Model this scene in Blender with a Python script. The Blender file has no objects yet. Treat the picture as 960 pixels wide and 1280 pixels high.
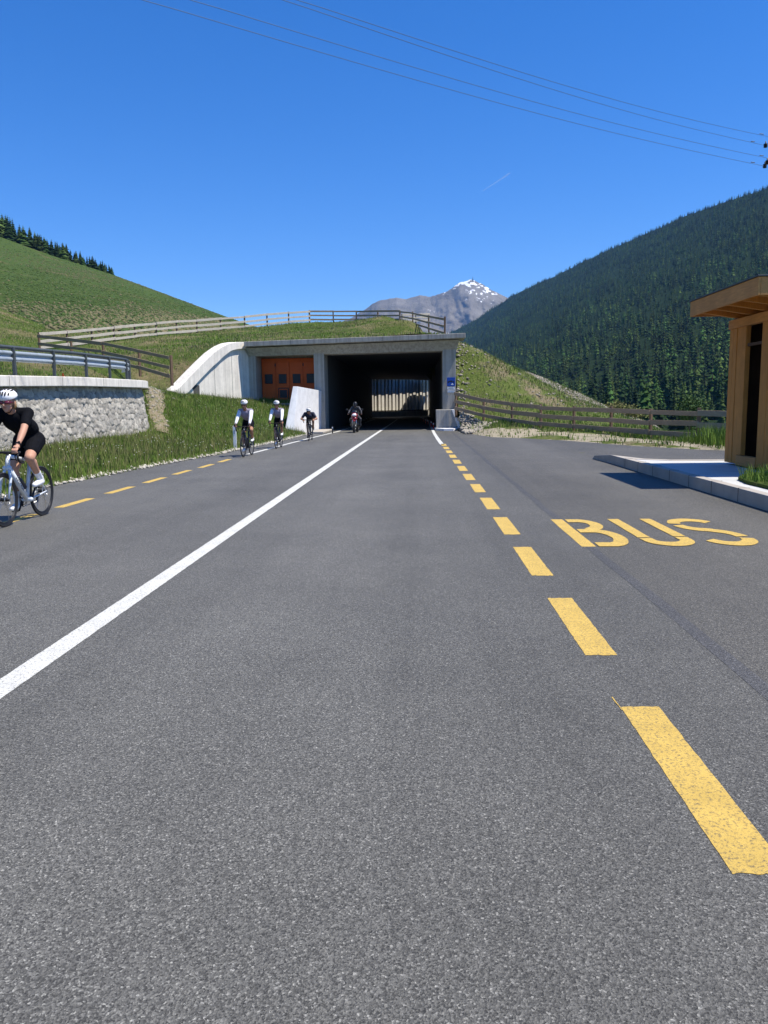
import bpy, bmesh, math, random
import numpy as np
from mathutils import Vector, Matrix, Euler, noise as mnoise
random.seed(7); rng = np.random.default_rng(7)
S = bpy.context.scene; C = S.collection
R_ = math.radians; PI = math.pi

# ------------------------------------------------------------------ camera
F = 961.0; CH = 1.42
_rho = R_(.8); _c, _s = math.cos(_rho), math.sin(_rho)
_u0 = 43*_c + 134*_s; _v0 = -43*_s + 134*_c
_th = math.atan(_v0/F); _ps = math.atan(_u0/F*math.cos(_th))
_r = Vector((math.cos(_ps), math.sin(_ps), 0))
_f = Vector((-math.sin(_ps)*math.cos(_th), math.cos(_ps)*math.cos(_th), -math.sin(_th)))
_u = Vector((-math.sin(_ps)*math.sin(_th), math.cos(_ps)*math.sin(_th), math.cos(_th)))
CR = _r*_c - _u*_s; CU = _u*_c + _r*_s
def ray(px, py): return CR*((px-480)/F) + CU*((640-py)/F) + _f
def az(px, py, z=0):                 # survey helper: where a sight line meets height z
    d = ray(px, py); t = (z-CH)/d.z; return Vector((t*d.x, t*d.y, z))
def ay(px, py, Y):                   # survey helper: where a sight line meets distance Y
    d = ray(px, py); t = Y/d.y; return Vector((t*d.x, Y, CH+t*d.z))
cam = bpy.data.cameras.new('camera'); co = bpy.data.objects.new('camera', cam); C.objects.link(co)
m = Matrix((CR, CU, -_f)).transposed().to_4x4(); m.translation = (0, 0, CH); co.matrix_world = m
cam.sensor_fit = 'VERTICAL'; cam.sensor_height = 36; cam.sensor_width = 27; cam.lens = F/1280*36
cam.clip_start = .05; cam.clip_end = 60000
S.camera = co

# ------------------------------------------------------------------ light
SUN = Vector((.43, -.07, .90)).normalized()
w = bpy.data.worlds.new('World'); S.world = w; w.use_nodes = True
nt = w.node_tree; nt.nodes.clear()
sky = nt.nodes.new('ShaderNodeTexSky'); sky.sky_type = 'NISHITA'; sky.sun_disc = False
sky.sun_elevation = math.asin(SUN.z); sky.sun_rotation = math.atan2(SUN.x, SUN.y)
sky.altitude = 1900; sky.air_density = 1.0; sky.dust_density = .25; sky.ozone_density = 3.0
bg = nt.nodes.new('ShaderNodeBackground'); bg.inputs[1].default_value = .135
hs = nt.nodes.new('ShaderNodeHueSaturation'); hs.inputs['Saturation'].default_value = 1.36; hs.inputs['Hue'].default_value = .511
ow = nt.nodes.new('ShaderNodeOutputWorld')
nt.links.new(sky.outputs[0], hs.inputs['Color']); nt.links.new(hs.outputs[0], bg.inputs[0]); nt.links.new(bg.outputs[0], ow.inputs[0])
sl = bpy.data.lights.new('sun', 'SUN'); sl.energy = 5.0; sl.angle = R_(.5); sl.color = (1, .935, .83)
so = bpy.data.objects.new('sun', sl); C.objects.link(so); so.rotation_euler = SUN.to_track_quat('Z', 'Y').to_euler(); so.location = (20, -10, 40)
S.view_settings.view_transform = 'Standard'; S.view_settings.look = 'None'; S.view_settings.gamma = 1
S.view_settings.exposure = 0.55; S.view_settings.use_curve_mapping = False
S.render.engine = 'CYCLES'; S.cycles.max_bounces = 6; S.cycles.use_denoising = True

# ------------------------------------------------------------------ materials
def newmat(name, rough=.7, metal=0, spec=.3):
    m = bpy.data.materials.new(name); m.use_nodes = True
    b = m.node_tree.nodes['Principled BSDF']
    b.inputs['Roughness'].default_value = rough; b.inputs['Metallic'].default_value = metal
    b.inputs['Specular IOR Level'].default_value = spec
    return m, m.node_tree, b
def N(nt, t, **kw):
    n = nt.nodes.new(t)
    for k, v in kw.items():
        if k in n.inputs: n.inputs[k].default_value = v
        else: setattr(n, k, v)
    return n
def coord(nt, scale=(1, 1, 1), world=False):
    src = N(nt, 'ShaderNodeNewGeometry').outputs['Position'] if world else N(nt, 'ShaderNodeTexCoord').outputs['Object']
    mp = N(nt, 'ShaderNodeMapping'); mp.inputs['Scale'].default_value = scale
    nt.links.new(src, mp.inputs[0]); return mp.outputs[0]
def ramp(nt, fac, stops):
    r = N(nt, 'ShaderNodeValToRGB'); e = r.color_ramp.elements
    while len(e) < len(stops): e.new(.5)
    for el, (p, c) in zip(e, stops):
        el.position = p; el.color = (*c, 1) if len(c) == 3 else c
    nt.links.new(fac, r.inputs[0]); return r.outputs[0]
def noise(nt, vec, scale, detail=4, rough=.6):
    n = N(nt, 'ShaderNodeTexNoise'); n.inputs['Scale'].default_value = scale; n.inputs['Detail'].default_value = detail
    n.inputs['Roughness'].default_value = rough; nt.links.new(vec, n.inputs['Vector']); return n.outputs['Fac']
def mix(nt, a, b, fac, mode='MIX'):
    x = N(nt, 'ShaderNodeMix', data_type='RGBA', blend_type=mode)
    for s, v in ((x.inputs[0], fac), (x.inputs[6], a), (x.inputs[7], b)):
        if isinstance(v, (int, float)): s.default_value = v
        elif isinstance(v, tuple): s.default_value = (*v, 1)
        else: nt.links.new(v, s)
    return x.outputs[2]
def bump(nt, b, h, strength=.4, dist=.01):
    n = N(nt, 'ShaderNodeBump'); n.inputs['Strength'].default_value = strength; n.inputs['Distance'].default_value = dist
    nt.links.new(h, n.inputs['Height']); nt.links.new(n.outputs[0], b.inputs['Normal'])
def sc(c, k): return tuple(min(1, x*k) for x in c)
def plain(name, col, rough=.6, metal=0, var=.12, scale=8, bmp=0, stretch=(1, 1, 1), spec=.3, world=False):
    m, nt, b = newmat(name, rough, metal, spec)
    v = coord(nt, stretch, world); n = noise(nt, v, scale)
    nt.links.new(ramp(nt, n, [(.25, sc(col, 1-var)), (.75, sc(col, 1+var))]), b.inputs['Base Color'])
    if bmp: bump(nt, b, n, bmp)
    return m
def asphalt(name, k=1.0, tint=(1, 1, 1)):
    m, nt, b = newmat(name, .68, 0, .4)
    v0 = coord(nt, world=True)
    wn = N(nt, 'ShaderNodeTexNoise'); wn.inputs['Scale'].default_value = 160; wn.inputs['Detail'].default_value = 3; nt.links.new(v0, wn.inputs['Vector'])
    ad = N(nt, 'ShaderNodeVectorMath', operation='MULTIPLY_ADD'); ad.inputs[1].default_value = (.010,)*3; nt.links.new(wn.outputs['Color'], ad.inputs[0]); nt.links.new(v0, ad.inputs[2]); v = ad.outputs[0]
    g = lambda x: tuple(x*k*t for t in tint)
    vo = N(nt, 'ShaderNodeTexVoronoi'); vo.inputs['Scale'].default_value = 185; nt.links.new(v, vo.inputs['Vector'])
    sep = N(nt, 'ShaderNodeSeparateColor'); nt.links.new(vo.outputs['Color'], sep.inputs[0])
    base = ramp(nt, sep.outputs[0], [(0, g(.040)), (.35, g(.085)), (.75, g(.135)), (.94, g(.175)), (1, g(.33))])
    n1 = ramp(nt, noise(nt, v0, 60, 6, .8), [(.32, (.64,)*3), (.5, (1.,)*3), (.68, (1.30,)*3)])
    n2 = ramp(nt, noise(nt, v0, .55, 7, .65), [(.3, (.84,)*3), (.7, (1.14,)*3)])
    vs = coord(nt, (.9, .045, 1), True)
    n3 = ramp(nt, noise(nt, vs, 1.0, 5, .65), [(.3, (.80,)*3), (.5, (1.,)*3), (.7, (1.12,)*3)])
    sp_ = ramp(nt, noise(nt, coord(nt, (.7, .5, 1), True), .8, 6, .7), [(.66, (1.,)*3), (.74, (.74,)*3)])
    n3 = mix(nt, n3, sp_, 1., 'MULTIPLY')
    # traffic wear: paler polished wheel tracks, darker oily strips between and beside the lanes
    sx = N(nt, 'ShaderNodeSeparateXYZ'); nt.links.new(v0, sx.inputs[0]); wob = N(nt, 'ShaderNodeMath', operation='MULTIPLY_ADD'); wob.inputs[1].default_value = .05; nt.links.new(noise(nt, coord(nt, (.6, .12, 1), True), 1., 3), wob.inputs[0])
    mr = N(nt, 'ShaderNodeMapRange'); mr.inputs[1].default_value = -7; mr.inputs[2].default_value = 6; nt.links.new(sx.outputs[0], mr.inputs[0]); nt.links.new(mr.outputs[0], wob.inputs[2])
    tr_ = ramp(nt, wob.outputs[0], [((q+7)/13+.025, (kk,)*3) for q, kk in ((-5.4, .96), (-4.3, 1.05), (-3.2, 1.0), (-2.2, .95), (-1.3, 1.07), (-.5, 1.02), (.3, 1.0), (.95, .90), (1.7, .83), (2.6, .95), (3.6, 1.02), (4.4, .84))])
    n3 = mix(nt, n3, tr_, 1., 'MULTIPLY')
    c = mix(nt, mix(nt, mix(nt, base, n1, 1., 'MULTIPLY'), n2, 1., 'MULTIPLY'), n3, 1., 'MULTIPLY')
    nt.links.new(c, b.inputs['Base Color'])
    bump(nt, b, vo.outputs['Distance'], .6, .006)
    return m
def paint(name, col, worn=.35):
    m, nt, b = newmat(name, .7)
    v = coord(nt, world=True)
    f = ramp(nt, noise(nt, v, 70, 5, .8), [(.375, (1,)*3), (.375+worn*.25, (0,)*3)])
    f2 = ramp(nt, noise(nt, v, 5, 7, .75), [(.3, sc(col, .80)), (.7, sc(col, 1.08))])
    nt.links.new(mix(nt, f2, tuple(.22*c+.05 for c in col), f), b.inputs['Base Color'])
    bump(nt, b, noise(nt, v, 120, 5, .85), .6, .007); return m
def turf(name, g1, g2, dry, amount, sc_=1.0, scl2=.35):
    m, nt, b = newmat(name, .9, 0, .1)
    v = coord(nt, world=True)
    a = ramp(nt, noise(nt, v, 3.5*sc_, 6, .7), [(.3, g1), (.7, g2)])
    f = ramp(nt, noise(nt, v, scl2*sc_, 8, .68), [(.62-amount, (0,)*3), (.70-amount*.6, (1,)*3)])
    d = ramp(nt, noise(nt, v, 9*sc_, 5, .7), [(.3, sc(dry, .6)), (.7, dry)])
    nt.links.new(mix(nt, a, d, f), b.inputs['Base Color'])
    bump(nt, b, noise(nt, v, 6*sc_, 8, .8), .9, .15/sc_); return m
def concrete(name, col, streak=.18):
    m, nt, b = newmat(name, .8)
    v = coord(nt, world=True); vs = coord(nt, (9, 9, .12), True)
    a = ramp(nt, noise(nt, v, 2.2, 8, .7), [(.3, sc(col, .84)), (.7, sc(col, 1.1))])
    s = ramp(nt, noise(nt, vs, 1.0, 3), [(.35, (1-streak,)*3), (.6, (1,)*3)])
    nt.links.new(mix(nt, a, s, 1., 'MULTIPLY'), b.inputs['Base Color']); bump(nt, b, noise(nt, v, 25, 6), .25, .01); return m
def wood(name, col, stretch, var=.25, scale=9):
    m, nt, b = newmat(name, .75)
    v = coord(nt, stretch, True)
    a = ramp(nt, noise(nt, v, scale, 6, .65), [(.25, sc(col, 1-var)), (.55, col), (.8, sc(col, 1+var))])
    k = ramp(nt, noise(nt, coord(nt, (1, 1, 1), True), 1.7, 4), [(.3, (.85,)*3), (.7, (1.1,)*3)])
    nt.links.new(mix(nt, a, k, 1., 'MULTIPLY'), b.inputs['Base Color']); bump(nt, b, a, .3, .01); return m

MT = {}
MT['asphalt'] = asphalt('asphalt', .95, (1.01, .99, .885)); MT['asphalt_bay'] = asphalt('bay_asphalt', .86, (1.025, .985, .855))
MT['yellow'] = paint('yellow_paint', (.60, .41, .095), .48); MT['white_paint'] = paint('white_road_paint', (.64, .64, .59), .46)
MT['bank'] = turf('bank_turf', (.045, .085, .014), (.09, .14, .03), (.25, .20, .10), .02)
MT['mound'] = turf('mound_turf', (.05, .085, .015), (.11, .145, .035), (.28, .23, .12), .14, .5)
MT['embank'] = turf('embankment_turf', (.07, .105, .02), (.14, .17, .045), (.28, .23, .14), .11, 1.0, .5)
MT['hill'] = turf('hill_turf', (.024, .054, .009), (.088, .128, .03), (.15, .135, .06), .07, .30, .10)
MT['sand'] = turf('sandy_soil', (.27, .235, .165), (.44, .385, .28), (.11, .14, .04), .06, 2, .8)
MT['dirt'] = turf('path_dirt', (.20, .165, .105), (.32, .27, .185), (.09, .13, .035), .10, 2, 1.2)
MT['concrete'] = concrete('grey_concrete', (.40, .38, .335), .30); MT['concrete_pale'] = concrete('pale_concrete', (.78, .74, .66), .20)
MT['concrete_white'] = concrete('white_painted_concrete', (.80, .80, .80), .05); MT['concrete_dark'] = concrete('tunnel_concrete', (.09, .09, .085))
MT['paving'] = concrete('platform_paving', (.52, .52, .50), 0); MT['kerb'] = concrete('kerb_stone', (.40, .365, .315), 0)
MT['orange'] = plain('orange_door_paint', (.64, .105, .014), .5, 0, .1, 3)
MT['dark_glass'] = plain('dark_window_glass', (.012, .02, .035), .25, 0, .1, 3, spec=.2)
MT['fence_pale'] = wood('weathered_pale_wood', (.52, .47, .39), (2, 2, 12), .3, 4); MT['fence_dark'] = wood('weathered_brown_wood', (.35, .265, .18), (2, 2, 12), .35, 4)
MT['fence_post'] = wood('brown_fence_post', (.17, .11, .07), (12, 12, 1.5), .3, 4)
MT['timber'] = wood('new_larch_timber', (.60, .255, .055), (14, 14, 1.0), .22, 3); MT['timber_y'] = wood('new_larch_beam', (.60, .285, .09), (14, 1.0, 14), .2, 3)
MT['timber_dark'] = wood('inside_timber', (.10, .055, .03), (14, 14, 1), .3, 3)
MT['galv'] = plain('galvanised_steel', (.40, .45, .48), .5, .35, .12, 6); MT['steel_dark'] = plain('dark_grey_steel', (.07, .082, .085), .55, .2, .15, 5)
MT['black'] = plain('black_rubber', (.018, .018, .02), .6); MT['black_metal'] = plain('black_metal', (.025, .026, .03), .4, .4)
MT['steel'] = plain('bright_steel', (.5, .5, .5), .3, .9, .08)
MT['white_frame'] = plain('white_bicycle_paint', (.66, .70, .74), .25, 0, .04, spec=.5); MT['dark_frame'] = plain('dark_bicycle_paint', (.03, .033, .045), .3, 0, .06, spec=.5)
MT['skin'] = plain('skin', (.50, .27, .18), .55, 0, .1, 12); MT['skin_tan'] = plain('tanned_skin', (.36, .18, .11), .55, 0, .1, 12)
MT['lip'] = plain('lips', (.35, .11, .10), .5); MT['hair'] = plain('blond_hair', (.32, .19, .08), .6, 0, .3, 60)
MT['black_cloth'] = plain('black_cloth', (.006, .0065, .009), .85, 0, .25, 18, .3, spec=.08); MT['lilac_cloth'] = plain('pale_lilac_cloth', (.27, .24, .31), .85, 0, .12, 14, .5, spec=.1)
MT['white_cloth'] = plain('white_cloth', (.75, .76, .78), .7, 0, .06, 14, .2); MT['navy_cloth'] = plain('navy_cloth', (.018, .022, .045), .75, 0, .2, 16, .3)
MT['helmet_white'] = plain('white_helmet_shell', (.80, .81, .82), .3, 0, .03, spec=.5); MT['lens_red'] = plain('dark_red_lens', (.13, .012, .03), .12, 0, .1, spec=.7)
MT['red_paint'] = plain('red_motorcycle_paint', (.22, .012, .025), .25, 0, .06, spec=.5); MT['leather'] = plain('grey_black_leather', (.04, .042, .05), .5, 0, .25, 12)
MT['white_plastic'] = plain('white_plastic', (.80, .80, .80), .4, 0, .03); MT['sign_blue'] = plain('blue_sign_face', (.012, .07, .36), .35, 0, .05)
MT['red_plastic'] = plain('red_reflector', (.55, .04, .03), .3)
MT['gravel'] = plain('pale_gravel', (.42, .39, .33), .85, 0, .3, 1.3, 0, world=True); MT['rubble'] = plain('grey_rubble', (.27, .245, .20), .85, 0, .35, 1.5, 0, world=True)
MT['cable'] = plain('aluminium_cable', (.09, .13, .20), .6, .2)
MT['flower'] = plain('white_petals', (.75, .75, .66), .7)
def grassmat(name, c1, c2, c3):
    m, nt, b = newmat(name, .8, 0, .15); v = coord(nt, world=True)
    a = ramp(nt, noise(nt, v, .8, 6, .7), [(.32, c1), (.55, c2), (.75, c3)])
    k = ramp(nt, noise(nt, v, 40, 2), [(.3, (.6,)*3), (.7, (1.25,)*3)])
    nt.links.new(mix(nt, a, k, 1., 'MULTIPLY'), b.inputs['Base Color']); return m
MT['blade'] = grassmat('grass_blades', (.085, .165, .02), (.165, .25, .042), (.25, .28, .085))
MT['tuss'] = grassmat('hill_tussock', (.026, .056, .011), (.06, .10, .024), (.10, .13, .04))
MT['straw_hill'] = grassmat('hill_straw', (.10, .11, .045), (.16, .145, .075), (.22, .19, .11))
MT['straw'] = grassmat('straw_blades', (.20, .185, .075), (.31, .265, .14), (.40, .34, .20))
MT['blade_dry'] = grassmat('dry_grass_blades', (.13, .17, .045), (.22, .21, .08), (.32, .27, .14))
# stone wall: per-stone tone carried by a colour attribute
m, nt_, b = newmat('rough_stone', .88); at = N(nt_, 'ShaderNodeAttribute', attribute_name='stone'); v = coord(nt_, world=True)
tone = ramp(nt_, at.outputs['Fac'], [(0, (.13, .12, .10)), (.12, (.31, .29, .25)), (.6, (.41, .385, .335)), (1, (.58, .54, .46))])
nz = ramp(nt_, noise(nt_, v, 7, 8, .7), [(.3, (.72,)*3), (.7, (1.15,)*3)])
nt_.links.new(mix(nt_, tone, nz, 1., 'MULTIPLY'), b.inputs['Base Color']); bump(nt_, b, noise(nt_, v, 14, 8, .75), .8, .05); MT['stone'] = m
def conifermat(name, c1, c2):
    m, nt, b = newmat(name, .85, 0, .1)
    oi = N(nt, 'ShaderNodeObjectInfo'); v = coord(nt, world=True)
    a = ramp(nt, oi.outputs['Random'], [(0, c1), (.45, sc(c1, 1.5)), (.8, tuple((p+q)/2 for p, q in zip(c1, c2))), (1, c2)])
    k = ramp(nt, noise(nt, v, .009, 6, .7), [(.36, (.45,)*3), (.64, (1.5,)*3)])
    nt.links.new(mix(nt, a, k, 1., 'MULTIPLY'), b.inputs['Base Color']); return m
MT['needles'] = conifermat('spruce_needles', (.014, .031, .009), (.070, .105, .022))
MT['larch'] = conifermat('larch_needles', (.035, .075, .016), (.10, .155, .035)); MT['bark'] = plain('bark', (.10, .07, .05), .9)
MT['leaves'] = plain('bush_leaves', (.06, .11, .03), .8, 0, .5, 2.5, world=True)
m, nt_, b = newmat('forest_floor', .95, 0, 0); v = coord(nt_, world=True)
nt_.links.new(ramp(nt_, noise(nt_, v, .05, 8, .7), [(.3, (.010, .02, .009)), (.7, (.024, .038, .016))]), b.inputs['Base Color']); MT['forest_floor'] = m
m, nt_, b = newmat('peak_rock', .9, 0, .1); v = coord(nt_, world=True)
rock = ramp(nt_, noise(nt_, v, .0028, 10, .7), [(.3, (.10, .088, .062)), (.5, (.17, .15, .115)), (.72, (.28, .255, .21))])
at = N(nt_, 'ShaderNodeAttribute', attribute_name='snow')
fs = ramp(nt_, at.outputs['Fac'], [(.47, (0,)*3), (.53, (1,)*3)])
nt_.links.new(mix(nt_, rock, (.85, .87, .9), fs), b.inputs['Base Color']); bump(nt_, b, noise(nt_, v, .01, 8, .75), 1, 30); MT['peak'] = m

# ------------------------------------------------------------------ mesh builder
class MB:
    def __init__(s): s.v = []; s.f = []
    def add(s, vs, fs):
        o = len(s.v); s.v += [tuple(x) for x in vs]; s.f += [tuple(i+o for i in f) for f in fs]; return s
    def box(s, c, d, rot=None, taper=1.0):
        x, y, z = d[0]/2, d[1]/2, d[2]/2
        vs = [Vector((i*x*(taper if k > 0 else 1), j*y*(taper if k > 0 else 1), k*z)) for k in (-1, 1) for i, j in ((-1, -1), (1, -1), (1, 1), (-1, 1))]
        if rot is not None:
            q = rot if isinstance(rot, Matrix) else Euler(rot).to_matrix(); vs = [q @ v for v in vs]
        c = Vector(c); return s.add([v+c for v in vs], [(3, 2, 1, 0), (4, 5, 6, 7), (0, 1, 5, 4), (1, 2, 6, 5), (2, 3, 7, 6), (3, 0, 4, 7)])
    def bb(s, a, b):
        return s.box([(p+q)/2 for p, q in zip(a, b)], [abs(q-p) for p, q in zip(a, b)])
    def beam(s, p, q, w, h, up=(0, 0, 1)):
        p, q = Vector(p), Vector(q); d = q-p; L = d.length; x = d/L; u = Vector(up); y = u.cross(x).normalized(); z = x.cross(y)
        return s.box((p+q)/2, (L, w, h), Matrix((x, y, z)).transposed())
    def tube(s, path, r, n=8, closed=False):
        P = [Vector(p) for p in path]; rs = r if isinstance(r, (list, tuple)) else [r]*len(P); vs = []; fs = []; K = len(P); up = None
        for i, p in enumerate(P):
            a = P[i-1] if (i > 0 or closed) else p; b = P[(i+1) % K] if (i < K-1 or closed) else p
            t = (b-a).normalized()
            if up is None: up = t.orthogonal().normalized()
            up = (up - t*up.dot(t)).normalized(); sd = t.cross(up)
            for k in range(n):
                g = 2*PI*k/n; vs.append(p + (up*math.cos(g)+sd*math.sin(g))*rs[i])
        for i in range(K if closed else K-1):
            for k in range(n):
                a = i*n+k; b = i*n+(k+1) % n; j = (i+1) % K; fs.append((a, b, j*n+(k+1) % n, j*n+k))
        if not closed: fs += [tuple(range(n))[::-1], tuple(range((K-1)*n, K*n))]
        return s.add(vs, fs)
    def torus(s, c, R, r, axis=(0, 1, 0), n=36, m=8):
        a = Vector(axis).normalized(); e1 = a.orthogonal().normalized(); e2 = a.cross(e1); c = Vector(c)
        return s.tube([c+(e1*math.cos(2*PI*i/n)+e2*math.sin(2*PI*i/n))*R for i in range(n)], r, m, True)
    def cap(s, p0, r0, p1, r1, n=14, h=5):
        p0, p1 = Vector(p0), Vector(p1); d = p1-p0; L = d.length
        a = d/L if L > 1e-6 else Vector((0, 0, 1)); e1 = a.orthogonal().normalized(); e2 = a.cross(e1); rings = []
        for i in range(1, h+1):
            g = -PI/2+PI/2*i/h; rings.append((p0+a*r0*math.sin(g), r0*math.cos(g)))
        for i in range(0, h):
            g = PI/2*i/h; rings.append((p1+a*r1*math.sin(g), r1*math.cos(g)))
        vs = [p0-a*r0]; fs = []
        for c, r in rings: vs += [c+(e1*math.cos(2*PI*k/n)+e2*math.sin(2*PI*k/n))*r for k in range(n)]
        vs.append(p1+a*r1); Rn = len(rings)
        for k in range(n): fs.append((0, 1+(k+1) % n, 1+k))
        for i in range(Rn-1):
            for k in range(n): x = 1+i*n+k; y = 1+i*n+(k+1) % n; fs.append((x, y, y+n, x+n))
        T = len(vs)-1; b0 = 1+(Rn-1)*n
        for k in range(n): fs.append((b0+k, b0+(k+1) % n, T))
        return s.add(vs, fs)
    def ell(s, c, r, rot=None, n=18, h=10):
        vs = [Vector((0, 0, -r[2]))]; fs = []
        for i in range(1, h):
            g = -PI/2+PI*i/h; vs += [Vector((r[0]*math.cos(g)*math.cos(2*PI*k/n), r[1]*math.cos(g)*math.sin(2*PI*k/n), r[2]*math.sin(g))) for k in range(n)]
        vs.append(Vector((0, 0, r[2]))); T = len(vs)-1
        for k in range(n): fs.append((0, 1+(k+1) % n, 1+k)); fs.append((T-n+k, T-n+(k+1) % n, T))
        for i in range(h-2):
            for k in range(n): x = 1+i*n+k; y = 1+i*n+(k+1) % n; fs.append((x, y, y+n, x+n))
        if rot is not None:
            q = rot if isinstance(rot, Matrix) else Euler(rot).to_matrix(); vs = [q @ v for v in vs]
        c = Vector(c); return s.add([v+c for v in vs], fs)
    def prism(s, poly, z0, z1):
        n = len(poly)
        a = sum(poly[i][0]*poly[(i+1) % n][1]-poly[(i+1) % n][0]*poly[i][1] for i in range(n))
        if a < 0: poly = poly[::-1]
        return s.add([(x, y, z0) for x, y in poly]+[(x, y, z1) for x, y in poly],
                     [tuple(range(n))[::-1], tuple(range(n, 2*n))]+[(i, (i+1) % n, n+(i+1) % n, n+i) for i in range(n)])
    def loft(s, a, b):     # two matching polygons joined to a closed solid
        n = len(a); return s.add(list(a)+list(b), [tuple(range(n))[::-1], tuple(range(n, 2*n))]+[(i, (i+1) % n, n+(i+1) % n, n+i) for i in range(n)])
    def mesh(s, name):
        me = bpy.data.meshes.new(name); me.from_pydata(s.v, [], s.f); me.update(); return me
    def build(s, name, mat, parent=None, smooth=False, bevel=0, fix=False):
        me = s.mesh(name); me.materials.append(mat if not isinstance(mat, str) else MT[mat])
        if fix:
            bm = bmesh.new(); bm.from_mesh(me); bmesh.ops.recalc_face_normals(bm, faces=bm.faces); bm.to_mesh(me); bm.free()
        if smooth: me.shade_smooth()
        o = bpy.data.objects.new(name, me); C.objects.link(o)
        if parent: o.parent = parent
        if bevel:
            bv = o.modifiers.new('bevel', 'BEVEL'); bv.width = bevel; bv.segments = 2; bv.limit_method = 'ANGLE'
        return o
def tag(o, label=None, cat=None, group=None, kind=None):
    for k, v in (('label', label), ('category', cat), ('group', group), ('kind', kind)):
        if v: o[k] = v
    return o
def empty(name, loc=(0, 0, 0), rz=0, label=None, cat=None, group=None):
    o = bpy.data.objects.new(name, None); C.objects.link(o); o.location = loc; o.rotation_euler = (0, 0, rz); o.empty_display_size = .2
    return tag(o, label, cat, group)
def nparr(name, V, Fc, mat, parent=None, smooth=False):
    me = bpy.data.meshes.new(name); V = np.asarray(V, np.float32); Fc = np.asarray(Fc, np.int32); k = Fc.shape[1]
    me.vertices.add(len(V)); me.vertices.foreach_set('co', V.ravel())
    me.loops.add(Fc.size); me.loops.foreach_set('vertex_index', Fc.ravel())
    me.polygons.add(len(Fc)); me.polygons.foreach_set('loop_start', np.arange(0, Fc.size, k, dtype=np.int32))
    if smooth: me.polygons.foreach_set('use_smooth', np.ones(len(Fc), bool))
    me.update(calc_edges=True); me.validate(); me.materials.append(MT[mat] if isinstance(mat, str) else mat)
    o = bpy.data.objects.new(name, me); C.objects.link(o)
    if parent: o.parent = parent
    return o
def fbm(x, y, z=0, o=5):
    return mnoise.fractal(Vector((x, y, z)), 1.0, 2.0, o)

# ------------------------------------------------------------------ road and markings
edgeY = [-15, 14.3, 15.7, 17.2, 20.1, 23.3, 26.3, 31.5, 36, 39.4, 40, 47]
edgeX = [-6.95, -6.93, -6.8, -6.73, -6.48, -6.15, -6.05, -5.75, -5.7, -5.75, -5.75, -5.75]
def ledge(y): return float(np.interp(y, edgeY, edgeX))
right_edge = [(2.3, 39.5), (2.35, 38.6), (3.2, 33.5), (4.4, 32.0), (5.6, 29.8), (7.0, 25.6), (8.4, 23.0), (9.6, 21.8), (12, 20.6), (14, 20)]
L = [(ledge(y), y) for y in np.arange(-15, 42.1, 1.0)]
poly = [(1.7, -15)] + [(1.7, 39.0), (1.4, 40), (1.4, 110), (-5.4, 110), (-5.4, 44)] + L[::-1]
bay_poly = [(1.7, -15), (16, -15), (16, 20)] + right_edge[::-1] + [(2.25, 41.5), (2.2, 44.5), (1.4, 44.5), (1.4, 40), (1.7, 39)]
rd = MB(); rd.add([(x, y, 0) for x, y in poly], [tuple(range(len(poly)))])
road = rd.build('road', 'asphalt', fix=False); tag(road, kind='structure')
me = road.data; bm = bmesh.new(); bm.from_mesh(me); bmesh.ops.triangulate(bm, faces=bm.faces); bmesh.ops.recalc_face_normals(bm, faces=bm.faces)
for f in bm.faces:
    if f.normal.z < 0: f.normal_flip()
bm.to_mesh(me); bm.free()
by = MB(); by.add([(x, y, -.003) for x, y in bay_poly], [tuple(range(len(bay_poly)))])
bay = by.build('road', 'asphalt_bay'); bay['kind'] = 'structure'; bay.name = 'bus_bay_road'
bm = bmesh.new(); bm.from_mesh(bay.data); bmesh.ops.triangulate(bm, faces=bm.faces)
for f in bm.faces:
    if f.normal.z < 0: f.normal_flip()
bm.to_mesh(bay.data); bm.free()
# the sealed joint between carriageway and bay
MT['bitumen'] = asphalt('joint_bitumen', .74)
j = MB(); js = [(1.70+.03*fbm(0, y*.5, 3), y) for y in np.arange(-3, 39.1, .5)]
j.add([(x-.045-.02*fbm(1, y, 1), y, .0015) for x, y in js]+[(x+.05+.02*fbm(2, y, 1), y, .0015) for x, y in js], [(i, i+len(js), i+len(js)+1, i+1)[::1] for i in range(len(js)-1)])
j.build('asphalt_joint', 'bitumen', road)
def strip(pts, width, z=.002, rag=.0012, end=.005):
    # a painted strip: long edges wander a few millimetres, ends are frayed
    P = [Vector(p) for p in pts]; d = [0]
    for a, b in zip(P, P[1:]): d.append(d[-1]+(b-a).length)
    n = max(3, int(d[-1]/.05)+1); nw = 13; mb = MB(); vs = []; r = random.Random(int(P[0].x*991+P[0].y*313))
    fray = [[r.gauss(0, end) for _ in range(nw)] for _ in (0, 1)]
    for i in range(n):
        t = d[-1]*i/(n-1); x = float(np.interp(t, d, [p.x for p in P])); y = float(np.interp(t, d, [p.y for p in P]))
        k = min(range(len(P)-1), key=lambda q: 0 if d[q] <= t <= d[q+1] else 1); tg = (P[k+1]-P[k]).normalized(); nn = Vector((-tg.y, tg.x)); el, er = r.gauss(0, rag), r.gauss(0, rag)
        for q in range(nw):
            u = .5-q/(nw-1); o = u*width+(el if q == 0 else er if q == nw-1 else 0); e = fray[0][q] if i == 0 else fray[1][q] if i == n-1 else 0
            vs.append((x+nn.x*o+tg.x*e, y+nn.y*o+tg.y*e, z))
    return mb.add(vs, [(nw*i+q, nw*i+q+1, nw*i+nw+q+1, nw*i+nw+q) for i in range(n-1) for q in range(nw-1)])
strip([(-2.15-.03*math.sin((y+3)/14), y) for y in np.arange(-6, 80, 2)], .155).build('white_line', 'white_paint', road)
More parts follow.
